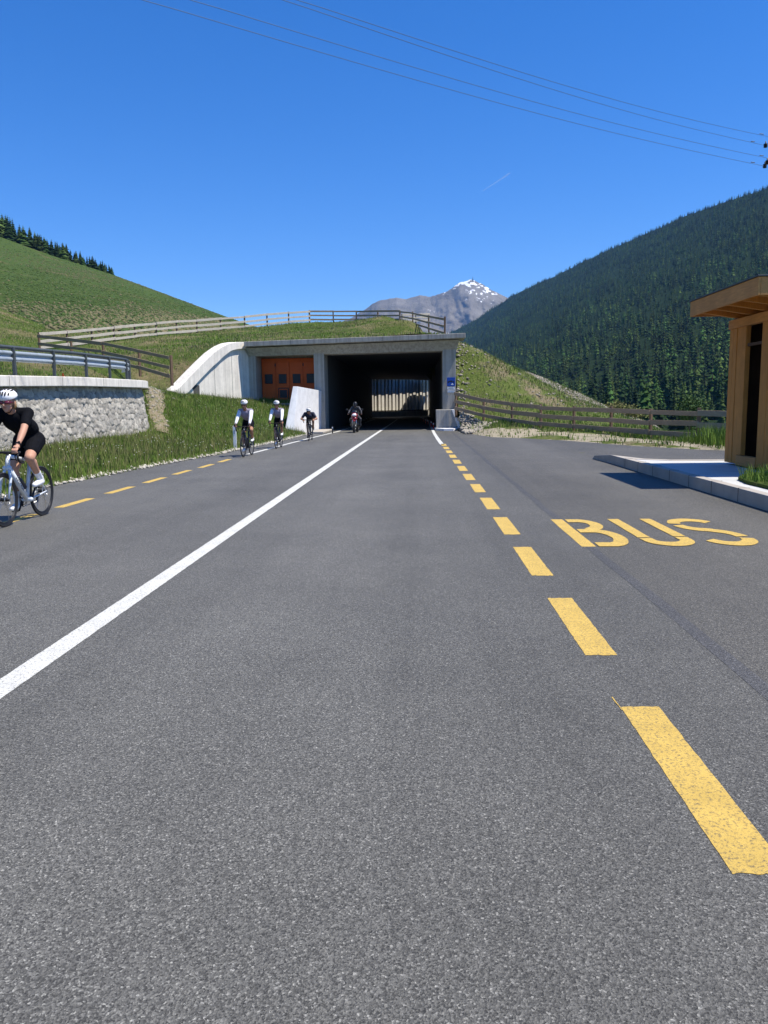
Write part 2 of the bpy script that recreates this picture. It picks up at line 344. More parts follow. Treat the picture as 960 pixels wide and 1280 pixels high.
wl = strip([(-5.2, 23.2), (-5.12, 26), (-5.02, 30), (-4.9, 34), (-4.72, 38), (-4.54, 42.4), (-4.5, 46), (-4.5, 80)], .14); wl.build('white_line', 'white_paint', road)
strip([(.84, 27.6), (.80, 32), (.78, 38), (.80, 46), (.82, 80)], .15).build('white_line', 'white_paint', road)
def dashes(starts, xs, lens, w, mat, name):
    mb = MB()
    for y, x, l in zip(starts, xs, lens):
        q_ = strip([(x, y), (x, y+l)], w); mb.add(q_.v, q_.f)
    return mb.build(name, mat, road)
ys = [-1.95, .13] + [2.2+2.05*k for k in range(13)]
dashes(ys, [float(np.interp(y, [0, 10, 28], [1.03, 1.015, .88])) for y in ys], [1.3]*len(ys), .178, 'yellow', 'dashed_line')
ys = [1.8*k+9.15-1.8*4 for k in range(11)]
dashes(ys, [-5.28+.05*(y > 18) for y in ys], [1.12]*len(ys), .15, 'yellow', 'dashed_line')
# stray thin paint lines at the dash corners
strip([(.935, 3.46), (.927, 3.62)], .006, .0025, .001, .002).build('paint_trail', 'yellow', road)
# BUS lettering, stencilled
def ribbon(path, wd, mp):
    P = [Vector(p) for p in path]; P = [a.lerp(b, k/6) for a, b in zip(P, P[1:]) for k in range(6 if (b-a).length > .15 else 1)]+[P[-1]]; vs = []; n = len(P)
    for i, p in enumerate(P):
        t = (P[min(i+1, n-1)]-P[max(i-1, 0)]).normalized(); q = Vector((-t.y, t.x))*wd/2
        vs += [mp(p+q+Vector((random.gauss(0, .003), random.gauss(0, .002)))), mp(p-q+Vector((random.gauss(0, .003), random.gauss(0, .002))))]
    return vs, [(2*i, 2*i+1, 2*i+3, 2*i+2) for i in range(n-1)]
def arc(cx, cy, rx, ry, a0, a1, n=14):
    return [(cx+rx*math.cos(R_(a0+(a1-a0)*i/n)), cy+ry*math.sin(R_(a0+(a1-a0)*i/n))) for i in range(n+1)]
def letter(paths, x0, wdt, y0, h, t=.25):
    mb = MB()
    for p in paths:
        zz = .002+.0006*paths.index(p); vs, fs = ribbon(p, t, lambda q: (x0+q.x*wdt, y0+q.y*h/2, zz)); mb.add(vs, fs)
    return mb
T = .26; tt = T/2
B = [[(tt, 0), (tt, 2)], [(T+.05, 2-tt), (.50, 2-tt)]+arc(.50, 1.52, .30, .48-tt, 90, -60)[1:]+[(.55, 1.13)],
     [(T+.03, 1.05), (.52, 1.05)]+arc(.55, .58, .33, .47, 90, -90)[1:-1]+[(.55, tt), (T+.05, tt)]]
U = [[(tt, .56), (tt, 2)], [(1-tt, .62), (1-tt, 2)], [(tt, .5), (tt+.02, .36)]+arc(.5, .40, .5-tt, .40-tt, 190, 350)+[(1-tt, .57)]]
Sx = [arc(.52, 1.55, .40, .45-tt, 20, 178, 14), arc(.52, 1.50, .40, .42, 188, 262, 8)+[(.60, 1.03)]+arc(.5, .58, .40, .44, 75, 2, 8),
      arc(.5, .50, .40, .50-tt, -2, -160, 14)]
bl = MB()
for P_, x0, wd in ((B, 1.61, .56), (U, 2.30, .52), (Sx, 2.92, .53)):
    l = letter(P_, x0, wd, 7.6, 1.83); bl.add(l.v, l.f)
bl.build('bus_lettering', 'yellow', road)
# big ground sheet to the horizon
g = MB(); g.add([(-9000, -5000, -9), (9000, -5000, -9), (9000, 12500, -9), (-9000, 12500, -9)], [(0, 1, 2, 3)]); tag(g.build('ground', 'forest_floor'), kind='structure')
g = MB(); g.add([(-7.5, -16, -.12), (2.3, -16, -.12), (2.3, 47, -.12), (-7.5, 47, -.12)], [(0, 1, 2, 3)]); tag(g.build('road_base', 'sand'), kind='structure')

# ------------------------------------------------------------------ terrain (thin-plate through surveyed points)
class TPS:
    def __init__(s, pts, lam=.02):
        P = np.array([tuple(p) for p in pts], float); s.xy = P[:, :2]; n = len(P)
        d = np.linalg.norm(s.xy[:, None]-s.xy[None], axis=2); K = s.k(d)+lam*np.eye(n)*10
        A = np.zeros((n+3, n+3)); A[:n, :n] = K; A[:n, n] = 1; A[:n, n+1:] = s.xy; A[n, :n] = 1; A[n+1:, :n] = s.xy.T
        s.w = np.linalg.solve(A, np.concatenate([P[:, 2], np.zeros(3)]))
    def k(s, d): return np.where(d > 1e-9, d*d*np.log(np.maximum(d, 1e-9)), 0)
    def __call__(s, X, Y):
        q = np.stack([np.ravel(X), np.ravel(Y)], 1); d = np.linalg.norm(q[:, None]-s.xy[None], axis=2)
        n = len(s.xy); return (s.k(d) @ s.w[:n]+s.w[n]+q @ s.w[n+1:]).reshape(np.shape(X))
WING_A = Vector((-12.62, 39.2)); WING_B = Vector((-9.83, 45.0))
lp = [(ledge(y), y, .02) for y in range(-14, 40, 3)]
lp += [(-10.4, y, .30) for y in (-12, -6, 0, 6, 12, 16)] + [(-10.3, 21, .36), (-10.3, 25, .42), (-10.2, 29, .40)]
lp += [(-8.4, y, .14) for y in (-10, 0, 8, 16, 24)]
lp += [(-11.2, 32, 1.3), (-12, 34.5, 2.25), (-12.7, 37.2, 2.3), (-12.6, 39.2, 2.2), (-11.3, 42, 2.0), (-9.9, 45, 1.86), (-8.5, 46.6, 1.85), (-7.2, 46.6, 1.75),
       (-7.0, 43, 1.0), (-6.9, 39.2, .30), (-9.5, 40, 1.5), (-8.5, 36, .75), (-9.5, 33, .8), (-7.2, 32, .25), (-10.5, 36.5, 1.55), (-7.0, 36.5, .25), (-6.6, 45, 1.2)]
bankf = TPS(lp)
def backx(y): return float(np.interp(y, [-15, 30.3, 31.2, 33, 36, 39.2, 45.0, 45.05, 46.7], [-10.9, -10.9, -12.2, -12.9, -13.2, -12.75, -9.9, -9.4, -9.4]))
ysL = np.concatenate([np.arange(-14, 12, .8), np.arange(12, 46.7, .25)]); nS = 34
VX = []; 
for y in ysL:
    e = ledge(y) if y < 39.3 else -6.45; b = backx(y); t = np.linspace(0, 1, nS); VX.append(e+.06+(b-e-.06)*t)
VX = np.array(VX); VY = np.repeat(ysL[:, None], nS, 1); VZ = bankf(VX, VY)
VZ = np.array([[z+.05*fbm(x*.9, y*.9, 5)*min(1, i/3) for i, (x, y, z) in enumerate(zip(*r))] for r in zip(VX, VY, VZ)]); VZ[:, 0] = -.05
def gridfaces(a, b): 
    i, j = np.meshgrid(np.arange(a-1), np.arange(b-1), indexing='ij'); q = (i*b+j).ravel(); return np.stack([q, q+1, q+b+1, q+b], 1)
bank = nparr('grass_bank', np.stack([VX, VY, VZ], 2).reshape(-1, 3), gridfaces(len(ysL), nS)[:, ::-1], 'bank', smooth=True); tag(bank, kind='structure')

mid = [ay(50, 440, 48), ay(130, 452, 42), ay(215, 474, 36)]
crest = [ay(50, 438, 52), ay(101, 432, 56), ay(162, 424, 62), ay(212, 418.5, 67), ay(252, 415, 71), ay(310, 410, 75), ay(349, 405.5, 78), ay(387, 402.5, 81), ay(441, 402.5, 82), ay(500, 402.5, 80), ay(526, 409, 65), ay(551, 417.5, 50)]
up = [(-11.3, y, z) for y, z in ((-14, 2.0), (0, 2.0), (10, 2.05), (18, 2.1), (24, 2.25), (30, 2.3))]
up += [(-16, y, 2.2) for y in (-14, 0, 12, 22, 29)] + [(-18, 30, 2.8), (-20, 12, 2.9), (-20, -10, 2.9), (-24, 25, 4.2), (-30, 0, 7), (-30, 25, 7), (-30, 48, 6.5), (-45, 45, 12), (-60, 20, 20), (-60, 60, 20)]
up += mid + crest + [(-12, 34.5, 2.25), (-12.9, 37, 2.2), (-13.1, 39.5, 2.2), (-12.2, 41.2, 3.35), (-11.3, 43.2, 4.55), (-10, 45.6, 4.95), (-6, 45.6, 5.28), (-2, 45.6, 5.36), (2.2, 45.6, 5.42), (2.2, 49, 5.55), (-14.5, 43, 4.3), (-16, 37, 3.4)]
up += [(p.x*1.06, p.y+7, p.z-1.0) for p in crest[4:]] + [(p.x*1.1, p.y+16, p.z-2.5) for p in crest[5:]] + [ay(200, 432, 56), ay(130, 441, 49)]
for px in (260, 300, 340, 390, 440, 490):
    Yc = float(np.interp(px, [252, 310, 349, 387, 500], [71, 75, 78, 81, 80])); zc = ay(px, float(np.interp(px, [252, 310, 349, 387, 500], [415, 410, 405.5, 402.5, 402.5])), Yc).z
    for Y in [q for q in (51, 57, 63, 69, 74, 78) if q < Yc-1.5]: up.append((ay(px, 420, Y).x, Y, 5.3+(Y-46.5)/(Yc-46.5)*(zc-5.3)-.22))
upf = TPS(up, .05)
def inpoly(x, y, P):
    r = False; n = len(P)
    for i in range(n):
        x1, y1 = P[i]; x2, y2 = P[(i+1) % n]
        if (y1 > y) != (y2 > y) and x < (x2-x1)*(y-y1)/(y2-y1)+x1: r = not r
    return r
def hf(name, f, x0, x1, y0, y1, st, keep, mat, amp=.12, fr=.35):
    xs = np.arange(x0, x1+1e-6, st); ys = np.arange(y0, y1+1e-6, st); X, Y = np.meshgrid(xs, ys, indexing='ij')
    Z = f(X, Y); Z = Z+amp*np.array([[fbm(a*fr, b*fr, 2) for a, b in zip(r, q)] for r, q in zip(X, Y)])
    fc = gridfaces(len(xs), len(ys)); cx = X.ravel()[fc].mean(1); cy = Y.ravel()[fc].mean(1)
    fc = fc[np.array([keep(a, b) for a, b in zip(cx, cy)])]
    V = np.stack([X, Y, Z], 2).reshape(-1, 3); u, inv = np.unique(fc, return_inverse=True)
    return tag(nparr(name, V[u], inv.reshape(fc.shape)[:, ::-1], mat, smooth=True), kind='structure')
upP = [(-11.2, -14), (-11.2, 30.4), (-12.0, 34), (-12.9, 36.5), (-12.85, 39.3), (-10.05, 45.3), (-9.8, 45.35), (2.25, 45.35), (2.25, 96), (-70, 96), (-70, -14)]
def keepU(x, y): return inpoly(x, y, upP) and not (y > 90 and -8 < x)
mound = hf('mound_terrain', upf, -70, 2.25, -14, 96, .5, keepU, 'mound', .07)
rp = [(2.3, 47.5, 4.0), (2.3, 45.4, 2.5), (2.3, 44, 1.3), (2.3, 50, 5.4), (2.3, 41.5, .25), (3, 41, .35), (4.0, 39.5, .5), (2.5, 53, 5.5)]
rp += [ay(551, 417.5, 50), ay(526, 409, 65), ay(500, 402.5, 80)]
rp += [ay(590, 434, 48), ay(610, 444, 48.5), ay(640, 459, 49), ay(670, 475, 48.5), ay(700, 492, 47), ay(722, 512, 43)]
rp += [ay(600, 470, 46), ay(640, 490, 44.5), ay(680, 508, 43), ay(590, 505, 43.5), ay(640, 517, 41.5)]
rp += [(p.x+3, p.y+6, p.z-1.6) for p in (ay(610, 444, 48.5), ay(640, 459, 49), ay(670, 475, 48.5))]
rp += [ay(700, 482, 60), ay(725, 493, 58), ay(755, 507, 56), ay(785, 519, 53)] + [(p.x+3, p.y+4, p.z-2) for p in (ay(700, 482, 60), ay(755, 507, 56), ay(785, 519, 53))]
fence_pts = [az(569, 497, 1.4) if False else ay(570, 515, 43.2), ay(592, 521, 42), ay(617, 527, 40.5), ay(652, 532, 38.5), ay(693, 538, 36), ay(748, 541, 33.5), ay(800, 547, 31), ay(872, 551, 28.3)]
rp += [(p.x, p.y, p.z) for p in fence_pts] + [(13.5, 26.5, -.1), (16, 22, -.1), (20, 16, -.1)]
rp += [(x, y, .03) for x, y in right_edge] + [(4, 34.5, .06), (6, 32, .05), (9, 25.5, .05), (11, 23, .05), (16, 15, 0), (4.5, 37, .25)]
rp += [(20, 30, -2), (22, 45, -4), (30, 40, -6), (18, 40, -2.2), (40, 30, -8), (55, 60, -9), (30, 70, -8), (14, 80, -4), (6, 90, 1), (60, 16, -9), (60, 110, -9), (30, 110, -9), (10, 108, -3)]
rf = TPS(rp, .02)
asph = bay_poly
def rfz(X, Y):
    Z = rf(X, Y); sh = Z.shape; out = np.array([min(z, -.08) if inpoly(x, y, asph) else z for x, y, z in zip(X.ravel(), Y.ravel(), Z.ravel())]).reshape(sh)
    return out
right = hf('valley_terrain', rfz, 2.25, 62.25, 15, 110, .4, lambda x, y: not (x < 16 and y < 19.5), 'embank', .10, .5)
# sandy margin beside the asphalt
sm = MB(); a = [Vector((*p, 0)) for p in right_edge[1:8]]
inner = [(3.1, 38.0), (4.5, 37.4), (6.4, 35.6), (7.9, 31.8), (8.8, 27.6), (9.6, 24.3), (10.4, 22.6)]
K = 40; e0 = [np.interp(np.linspace(0, 6, K), range(7), [p.x for p in a]), np.interp(np.linspace(0, 6, K), range(7), [p.y for p in a])]
e1 = [np.interp(np.linspace(0, 6, K), range(7), [p[0] for p in inner]), np.interp(np.linspace(0, 6, K), range(7), [p[1] for p in inner])]
vs = []
for i in range(K):
    wv = .25*fbm(i*.5, 0, 4)
    for t in (-.10, .0, .33, .66, 1+wv):
        x = e0[0][i]+(e1[0][i]-e0[0][i])*t; y = e0[1][i]+(e1[1][i]-e0[1][i])*t
        z = float(rf(np.array([x]), np.array([y]))[0]); vs.append((x, y, -.03 if t < 0 else .004 if t == 0 else max(z, .0)+(.035 if t < .9 else .012)))
sm.add(vs, [(5*i+k, 5*i+k+1, 5*i+k+6, 5*i+k+5) for i in range(K-1) for k in range(4)])
tag(sm.build('sandy_path', 'sand', smooth=True, fix=True), kind='structure')

# left hill
def sheet(name, pxs, bottom, top, Yb, Yt, nt_, mat, wob, frq, ext=True):
    V = []
    for i, px in enumerate(pxs):
        for t in np.linspace(0, 1, nt_):
            row = bottom(px)+(top(px)-bottom(px))*t; Y = Yb(px)*(Yt(px)/Yb(px))**t
            p = ay(px, row, Y); k = 1+wob*fbm(p.x*frq, p.y*frq, p.z*frq)*math.sin(PI*min(1, t*1.02))
            p = Vector((p.x*k, p.y*k, CH+(p.z-CH)*k)); V.append(p)
        if ext:
            q = V[-1]; V.append(Vector((q.x*1.25, q.y*1.25, q.z*1.02))); V.append(Vector((q.x*1.6, q.y*1.6, -9)))
    n2 = nt_+(2 if ext else 0)
    return tag(nparr(name, np.array([tuple(v) for v in V]), gridfaces(len(pxs), n2), mat, smooth=True), kind='structure'), V, n2
hr = lambda px: float(np.interp(px, [-900, -300, 0, 60, 140, 200, 275, 330], [60, 205, 296, 318, 343, 365, 393, 412]))
hb = lambda px: float(np.interp(px, [-900, -300, 0, 50, 101, 162, 212, 272, 310, 330], [500, 470, 446, 440, 433, 426, 421, 415, 413, 414]))
hillo, _, _ = sheet('hill', list(np.arange(-900, 331, 10)), hb, hr, lambda px: float(np.interp(px, [-900, 0, 330], [40, 50, 78])), lambda px: 520., 60, 'hill', .012, .01)
# forested mountain on the right
mr = lambda px: float(np.interp(px, [430, 500, 565, 600, 640, 700, 760, 820, 860, 900, 930, 960, 1100, 1300, 1700], [470, 445, 415, 388+9, 366+4, 337+5, 309+4, 283+4, 266+3, 252+3, 243+2, 236, 205, 160, 120]))+1.2*fbm(px*.05, 0, 0)
mb_ = lambda px: 521.
mYb = lambda px: float(np.interp(px, [430, 565, 700, 960, 1700], [1300, 900, 520, 400, 260])); mYt = lambda px: float(np.interp(px, [430, 565, 700, 960, 1300, 1700], [5200, 4200, 3300, 2400, 1700, 1300]))
mnt, MV, mn2 = sheet('forest_mountain', list(np.arange(430, 1701, 6)), mb_, mr, mYb, mYt, 70, 'forest_floor', .035, .0022)
MVa = np.array([tuple(v) for v in MV]).reshape(-1, mn2, 3)[:, :70]
def mpos(px, t):
    a = (px-430)/6; i = int(a); fa = a-i; b = t*69; j = min(int(b), 68); fb = b-j
    return (MVa[i, j]*(1-fa)+MVa[i+1, j]*fa)*(1-fb)+(MVa[i, j+1]*(1-fa)+MVa[i+1, j+1]*fa)*fb
# snowy peak
pr = [(380, 420), (440, 397), (456, 387), (465, 380), (477, 375), (495, 372), (507, 374), (525, 369), (537, 371), (555, 366), (568, 358), (576, 353), (583, 351), (588, 349.5), (594, 351), (601, 354.5), (612, 361), (626, 368), (660, 385), (720, 410), (800, 440)]
V = []; SN = []; pxs = np.arange(380, 801, 1.5); nT = 90
for px in pxs:
    top = float(np.interp(px, *zip(*pr)))+.8*fbm(px*.09, 0, 0)+.5*fbm(px*.35, 3, 0)
    for t in np.linspace(0, 1, nT):
        row = 470+(top-470)*t; Y = 6200*(8600/6200)**t; p = ay(px, row, Y)
        rid = 1-abs(mnoise.fractal(Vector((p.x*.0018, p.z*.0012, 3)), .9, 2.1, 6)); k = 1+.085*(rid-.6)*math.sin(PI*t)
        p = Vector((p.x*k, p.y*k, CH+(p.z-CH)*k)); V.append(tuple(p))
        r1 = mnoise.fractal(Vector((p.x*.011+p.z*.006, p.z*.0065, 1.7)), .75, 2.2, 6); r2 = mnoise.fractal(Vector((p.x*.0065, p.z*.018, 7.1)), .75, 2.2, 6); n = .75*(.42-abs(r1)*1.9)+.75*(.25-abs(r2)*1.6)+.25*mnoise.noise(Vector((p.x*.004, 1, p.z*.004)))
        hgt = (400-row)/50; cen = math.exp(-((px-592)/38)**2)*.62+math.exp(-((px-500)/45)**2)*.06
        SN.append(.5+.75*n-.42+.70*max(0, min(1, hgt*1.12))*cen*1.25)
    q = V[-1]; V.append((q[0]*1.2, q[1]*1.2, -9)); SN.append(0)
pk = nparr('snow_peak', np.array(V), gridfaces(len(pxs), nT+1), 'peak', smooth=True); tag(pk, kind='structure'); pk.name = 'mountain_peak'
at = pk.data.attributes.new('snow', 'FLOAT', 'POINT'); at.data.foreach_set('value', np.array(SN, np.float32))
p = ay(591, 351, 8580); a = MB()
a.tube([p+Vector((0, 0, -25)), p+Vector((0, 0, 22))], [9, 5], 8); a.tube([p+Vector((0, 0, 20)), p+Vector((0, 0, 45))], [2.5, 1], 6); a.box(p+Vector((-14, 0, -8)), (26, 18, 16))
tag(a.build('summit_station', 'concrete_dark'), 'tiny dark summit station with a mast on the snowy peak', 'summit station')

# ------------------------------------------------------------------ stone wall with cap and guard rail
sw = empty('retaining_wall', (-10.5, 22, .2), 0, 'grey rough stone retaining wall under a pale concrete cap beside the left lane', 'stone wall')
def capx(y): return -10.5-max(0, (y-29.0))**2*.10-max(0, y-31.2)**2*.9
def capz(y): return float(np.interp(y, [-8, 19, 24, 29, 31], [2.25, 2.30, 2.43, 2.49, 2.50]))
def wallpath():            # base line along the road, rounding away at the far end
    P = [(-10.45, y) for y in np.arange(3, 29.6, .035)]
    for k in range(1, 51): P.append((-10.45-1.0*(1-math.cos(R_(1.8*k))), 29.6+1.3*math.sin(R_(1.8*k))))
    for k in range(1, 20): P.append((-11.45-.07*k, 30.9))
    return P
WP = wallpath(); d = [0]
for i in range(1, len(WP)): d.append(d[-1]+math.dist(WP[i], WP[i-1]))
d = np.array(d); nz = 84; L_ = d[-1]
cs = []
row_h = .19
for r_ in range(-1, 16):
    x = rng.random()*.3
    while x < L_+.5:
        wd_ = .12+rng.random()*.30; cs.append((x+wd_/2, r_*row_h+(rng.random()-.5)*.13)); x += wd_
cs = np.array(cs); tone_ = rng.random(len(cs)); off = rng.random(len(cs)); tl = (rng.random((len(cs), 2))-.5)
V = []; TN = []
for i, (x, y) in enumerate(WP):
    a = Vector(WP[max(i-1, 0)]); b = Vector(WP[min(i+1, len(WP)-1)]); t = (b-a).normalized(); nrm = Vector((t.y, -t.x))
    ztop = capz(min(y, 31))-.285; zs = np.linspace(-.3, ztop, nz); hh = zs
    jx = np.array([.05*fbm(d[i]*3, z*3, 9) for z in zs]); jz = np.array([.05*fbm(d[i]*3, z*3, 19) for z in zs])
    q = np.stack([np.full(nz, d[i])+jx, hh+jz], 1)
    D = np.abs(q[:, None, :]-cs[None]); dd = np.sqrt((D[:, :, 0]*.75)**2+(D[:, :, 1])**2); o = np.argsort(dd, 1)[:, :2]
    d1 = np.take_along_axis(dd, o[:, :1], 1)[:, 0]; d2 = np.take_along_axis(dd, o[:, 1:], 1)[:, 0]; e = d2-d1
    k = o[:, 0]; rel = q-cs[k]
    h = np.clip(e/.03, 0, 1)**.6*.038*(.5+.9*off[k])+(rel*tl[k]).sum(1)*.24
    for zz, hv, ee, kk in zip(zs, h, e, k):
        bat = .32*(zz+.3)/2.4
        nn = nrm*(hv+.015*fbm(d[i]*9, zz*9, 2)-bat); V.append((x+nn.x, y+nn.y, zz)); TN.append(0. if ee < .010 else .14+.86*tone_[kk])
wf = nparr('stone_face', np.array(V)-np.array((-10.5, 22, .2)), gridfaces(len(WP), nz)[:, ::-1], 'stone', sw)
at = wf.data.attributes.new('stone', 'FLOAT', 'POINT'); at.data.foreach_set('value', np.array(TN, np.float32))
SWO = Vector((-10.5, 22, .2))
cp = MB(); ysC = list(np.arange(-8, 28, 1.5))+list(np.arange(28, 32.21, .2)); rings = []
for y in ysC: x = capx(y); z = capz(y); rings.append([(x, y, z), (x, y, z-.285), (-12.9, y, z-.285), (-12.9, y, z-.02)])
vs = [Vector(p)-SWO for r in rings for p in r]; n = len(rings)
cp.add(vs, [(4*i+k, 4*i+(k+1) % 4, 4*i+4+(k+1) % 4, 4*i+4+k) for i in range(n-1) for k in range(4)]+[(0, 1, 2, 3), (4*n-1, 4*n-2, 4*n-3, 4*n-4)])
cp.build('cap', 'concrete_pale', sw, fix=True, bevel=.02)
jt = MB()
for y in np.arange(4.6, 28, 3.0): jt.bb(Vector((capx(y)-.004, y-.008, capz(y)-.27))-SWO, Vector((capx(y)+.003, y+.008, capz(y)-.01))-SWO)
jt.build('joint', 'concrete_dark', sw)
gr = empty('guard_rail', (-10.7, 22, 2.3), 0, 'grey steel guard rail with posts on the concrete cap of the stone wall', 'guard rail'); GO = Vector((-10.7, 22, 2.3))
yp = [-6, -3.6, -1.2, 1.2, 3.6, 6, 8.4, 10.8, 13.2, 15.5, 17.85, 20.15, 22.4, 24.6, 26.5, 28.2, 29.4, 30.2]
def gx(y): return -10.68-max(0, (y-27.5))**2*.11
def gz(y): return capz(y)
for y in yp:
    p = MB(); x = gx(y); p.box(Vector((x+.05, y, gz(y)+.37))-GO, (.08, .085, .74)); p.box(Vector((x, y, gz(y)+.01))-GO, (.2, .2, .02)); p.build('post', 'steel_dark', gr, bevel=.01)
Yr = list(np.arange(-8, 26, 1.0))+list(np.arange(26, 30.9, .25))
tr = MB(); tr.tube([Vector((gx(y)-.0, y, gz(y)+.73))-GO for y in Yr], .052, 8); tr.build('top_rail', 'steel_dark', gr, True)
wb = MB(); prof = [(0, .36), (.05, .40), (.05, .45), (.0, .49), (0, .52), (.05, .56), (.05, .61), (0, .65)]
vs = [Vector((gx(y)+.0+a, y, gz(y)+b))-GO for y in Yr for a, b in prof]+[Vector((gx(y)-.01, y, gz(y)+b))-GO for y in Yr for a, b in prof]
n = len(Yr); k = 8; wb.add(vs, [(8*i+q, 8*i+q+1, 8*i+9+q, 8*i+8+q) for i in range(n-1) for q in range(7)]+[(8*n+8*i+q, 8*n+8*i+8+q, 8*n+8*i+9+q, 8*n+8*i+q+1) for i in range(n-1) for q in range(7)])
wb.build('crash_beam', 'galv', gr, True)
mk = MB(); mk.cap((-10.85, 23.4, capz(23.4)+.05), .03, (-10.85, 23.4, capz(23.4)+.10), .02); mk.box((-10.85, 23.4, capz(23.4)+.01), (.08, .08, .03))
tag(mk.build('survey_marker', 'orange'), 'tiny orange marker standing on the concrete cap behind the guard rail', 'marker')

# ------------------------------------------------------------------ tunnel portal
PO = Vector((-2, 45, 0)); tp = empty('tunnel_portal', PO, 0, 'grey concrete road tunnel portal under a grassed roof with an orange side door', 'tunnel')
def PB(name, mat, solids, bevel=.015, parent=tp):
    mb = MB()
    for a, b in solids: mb.bb(Vector(a)-PO, Vector(b)-PO)
    return mb.build(name, mat, parent, bevel=bevel)
# roof slab tilts a little: lofted
def slab(name, x0, x1, y0, y1, z0l, z0r, th, mat):
    mb = MB(); mb.loft([Vector(p)-PO for p in ((x0, y0, z0l-th), (x1, y0, z0r-th), (x1, y1, z0r-th), (x0, y1, z0l-th))], [Vector(p)-PO for p in ((x0, y0, z0l), (x1, y0, z0r), (x1, y1, z0r), (x0, y1, z0l))])
    return mb.build(name, mat, tp, bevel=.02)
slab('roof_slab', -9.86, 2.66, 44.1, 46.3, 5.10, 5.36, .27, 'concrete')
lt = MB(); lt.loft([Vector(p)-PO for p in ((-9.85, 44.55, 4.78), (2.35, 44.55, 5.04), (2.2, 45, 4.47), (-9.8, 45, 4.33))], [Vector(p)-PO for p in ((-9.85, 46.2, 4.78), (2.35, 46.2, 5.04), (2.2, 46.2, 4.47), (-9.8, 46.2, 4.33))])
lt.build('lintel', 'concrete', tp, bevel=.01)
PB('pillar', 'concrete', [((-6.02, 44.95, -.1), (-5.42, 46.7, 4.6))]); PB('pillar', 'concrete', [((1.40, 44.95, -.1), (2.16, 46.7, 4.75))])
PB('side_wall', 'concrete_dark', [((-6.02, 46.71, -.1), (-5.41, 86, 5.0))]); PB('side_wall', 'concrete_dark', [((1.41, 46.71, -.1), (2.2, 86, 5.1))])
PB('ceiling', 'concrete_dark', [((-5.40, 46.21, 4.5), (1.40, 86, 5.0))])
PB('recess_wall', 'concrete', [((-9.86, 45.0, -.1), (-9.42, 47.4, 4.55)), ((-9.41, 46.75, 4.30), (-6.03, 47.4, 4.6)), ((-9.41, 46.75, -.1), (-6.03, 47.4, 1.3))])
PB('recess_floor', 'concrete', [((-9.41, 45.3, 1.30), (-6.03, 46.74, 1.62))])
dr = PB('door', 'orange', [((-9.40, 46.60, 1.63), (-6.04, 46.68, 4.29))])
lw = 3.36/4
for i in range(4):
    x = -9.40+lw*i
    PB('door_leaf', 'orange', [((x+.02, 46.55, 1.65), (x+lw-.02, 46.597, 4.06))], .012, dr).matrix_parent_inverse.identity()
    fr = PB('window', 'black_metal', [((x+.20, 46.50, 2.80), (x+lw-.18, 46.548, 3.36))], .01, dr)
    PB('pane', 'dark_glass', [((x+.235, 46.485, 2.835), (x+lw-.215, 46.4995, 3.325))], .0, dr)
wk = PB('wicket_door', 'black_metal', [((-9.40+lw+.14, 46.51, 1.66), (-9.40+2*lw-.06, 46.548, 2.55))], .01, dr)
PB('wicket_leaf', 'orange', [((-9.40+lw+.20, 46.49, 1.67), (-9.40+2*lw-.12, 46.508, 2.49))], .0, dr); PB('pane', 'dark_glass', [((-9.40+lw+.24, 46.475, 1.95), (-9.40+2*lw-.16, 46.4885, 2.42))], 0, dr)
for i in (1, 3): PB('hinge', 'black_metal', [((-9.40+i*lw-.03, 46.52, 3.82), (-9.40+i*lw+.03, 46.549, 3.98))], 0, dr)
# splayed wing wall with a curved coping
A3, B3 = WING_A, WING_B; wd = (B3-A3); WL = wd.length; wd /= WL; wn = Vector((wd.y, -wd.x))   # faces the road
def wtop(s):   # s 0..1 along the wall, top height
    return float(np.interp(s, [0, .08, .2, .35, .5, .62, .72, .82, .92, 1.0], [2.28, 2.50, 3.05, 3.72, 4.35, 4.74, 4.96, 5.07, 5.11, 5.10]))
def cth(s): return float(np.interp(s, [0, .1, .55, .75, 1], [.30, .72, .66, .42, .36]))
def wpt(s, o, z): q = A3+wd*WL*s+wn*o; return Vector((q.x, q.y, z))-PO
ww = MB(); ss = np.linspace(0, 1, 41)
front = [wpt(s, 0, wtop(s)-.28) for s in ss]; K = len(ss)
vs = front+[wpt(s, 0, 1.0) for s in ss]+[wpt(s, -.45, wtop(s)-.30) for s in ss]+[wpt(s, -.45, 1.0) for s in ss]
ww.add(vs, [(i, i+1, K+i+1, K+i)[::-1] for i in range(K-1)]+[(2*K+i, 2*K+i+1, 3*K+i+1, 3*K+i) for i in range(K-1)]+[(0, K, 3*K, 2*K), (K-1, 3*K-1, 4*K-1, 2*K-1)])
wing = ww.build('wing_wall', 'concrete_pale', tp, fix=True)
cg = MB(); rr = [[wpt(s, .16, wtop(s)), wpt(s, .16, wtop(s)-cth(s)), wpt(s, -.52, wtop(s)-cth(s)), wpt(s, -.52, wtop(s)+.02)] for s in ss]
cg.add([p for r in rr for p in r], [(4*i+k, 4*i+(k+1) % 4, 4*i+4+(k+1) % 4, 4*i+4+k) for i in range(K-1) for k in range(4)]+[(0, 1, 2, 3), (4*K-1, 4*K-2, 4*K-3, 4*K-4)])
cg.build('coping', 'concrete_pale', wing, fix=True, bevel=.02)
for a_, b_ in ((.30, .31), (.53, .535), (.76, .765)):
    jn_ = MB(); q = [wpt(a_, .003, wtop(a_)-.7), wpt(a_+.004, .003, wtop(a_)-.7), wpt(a_+.004, .003, 1.6), wpt(a_, .003, 1.6)]; jn_.loft(q, [v-Vector((wn.x, wn.y, 0))*.002 for v in q]); jn_.build('joint', 'concrete_dark', wing, fix=True)
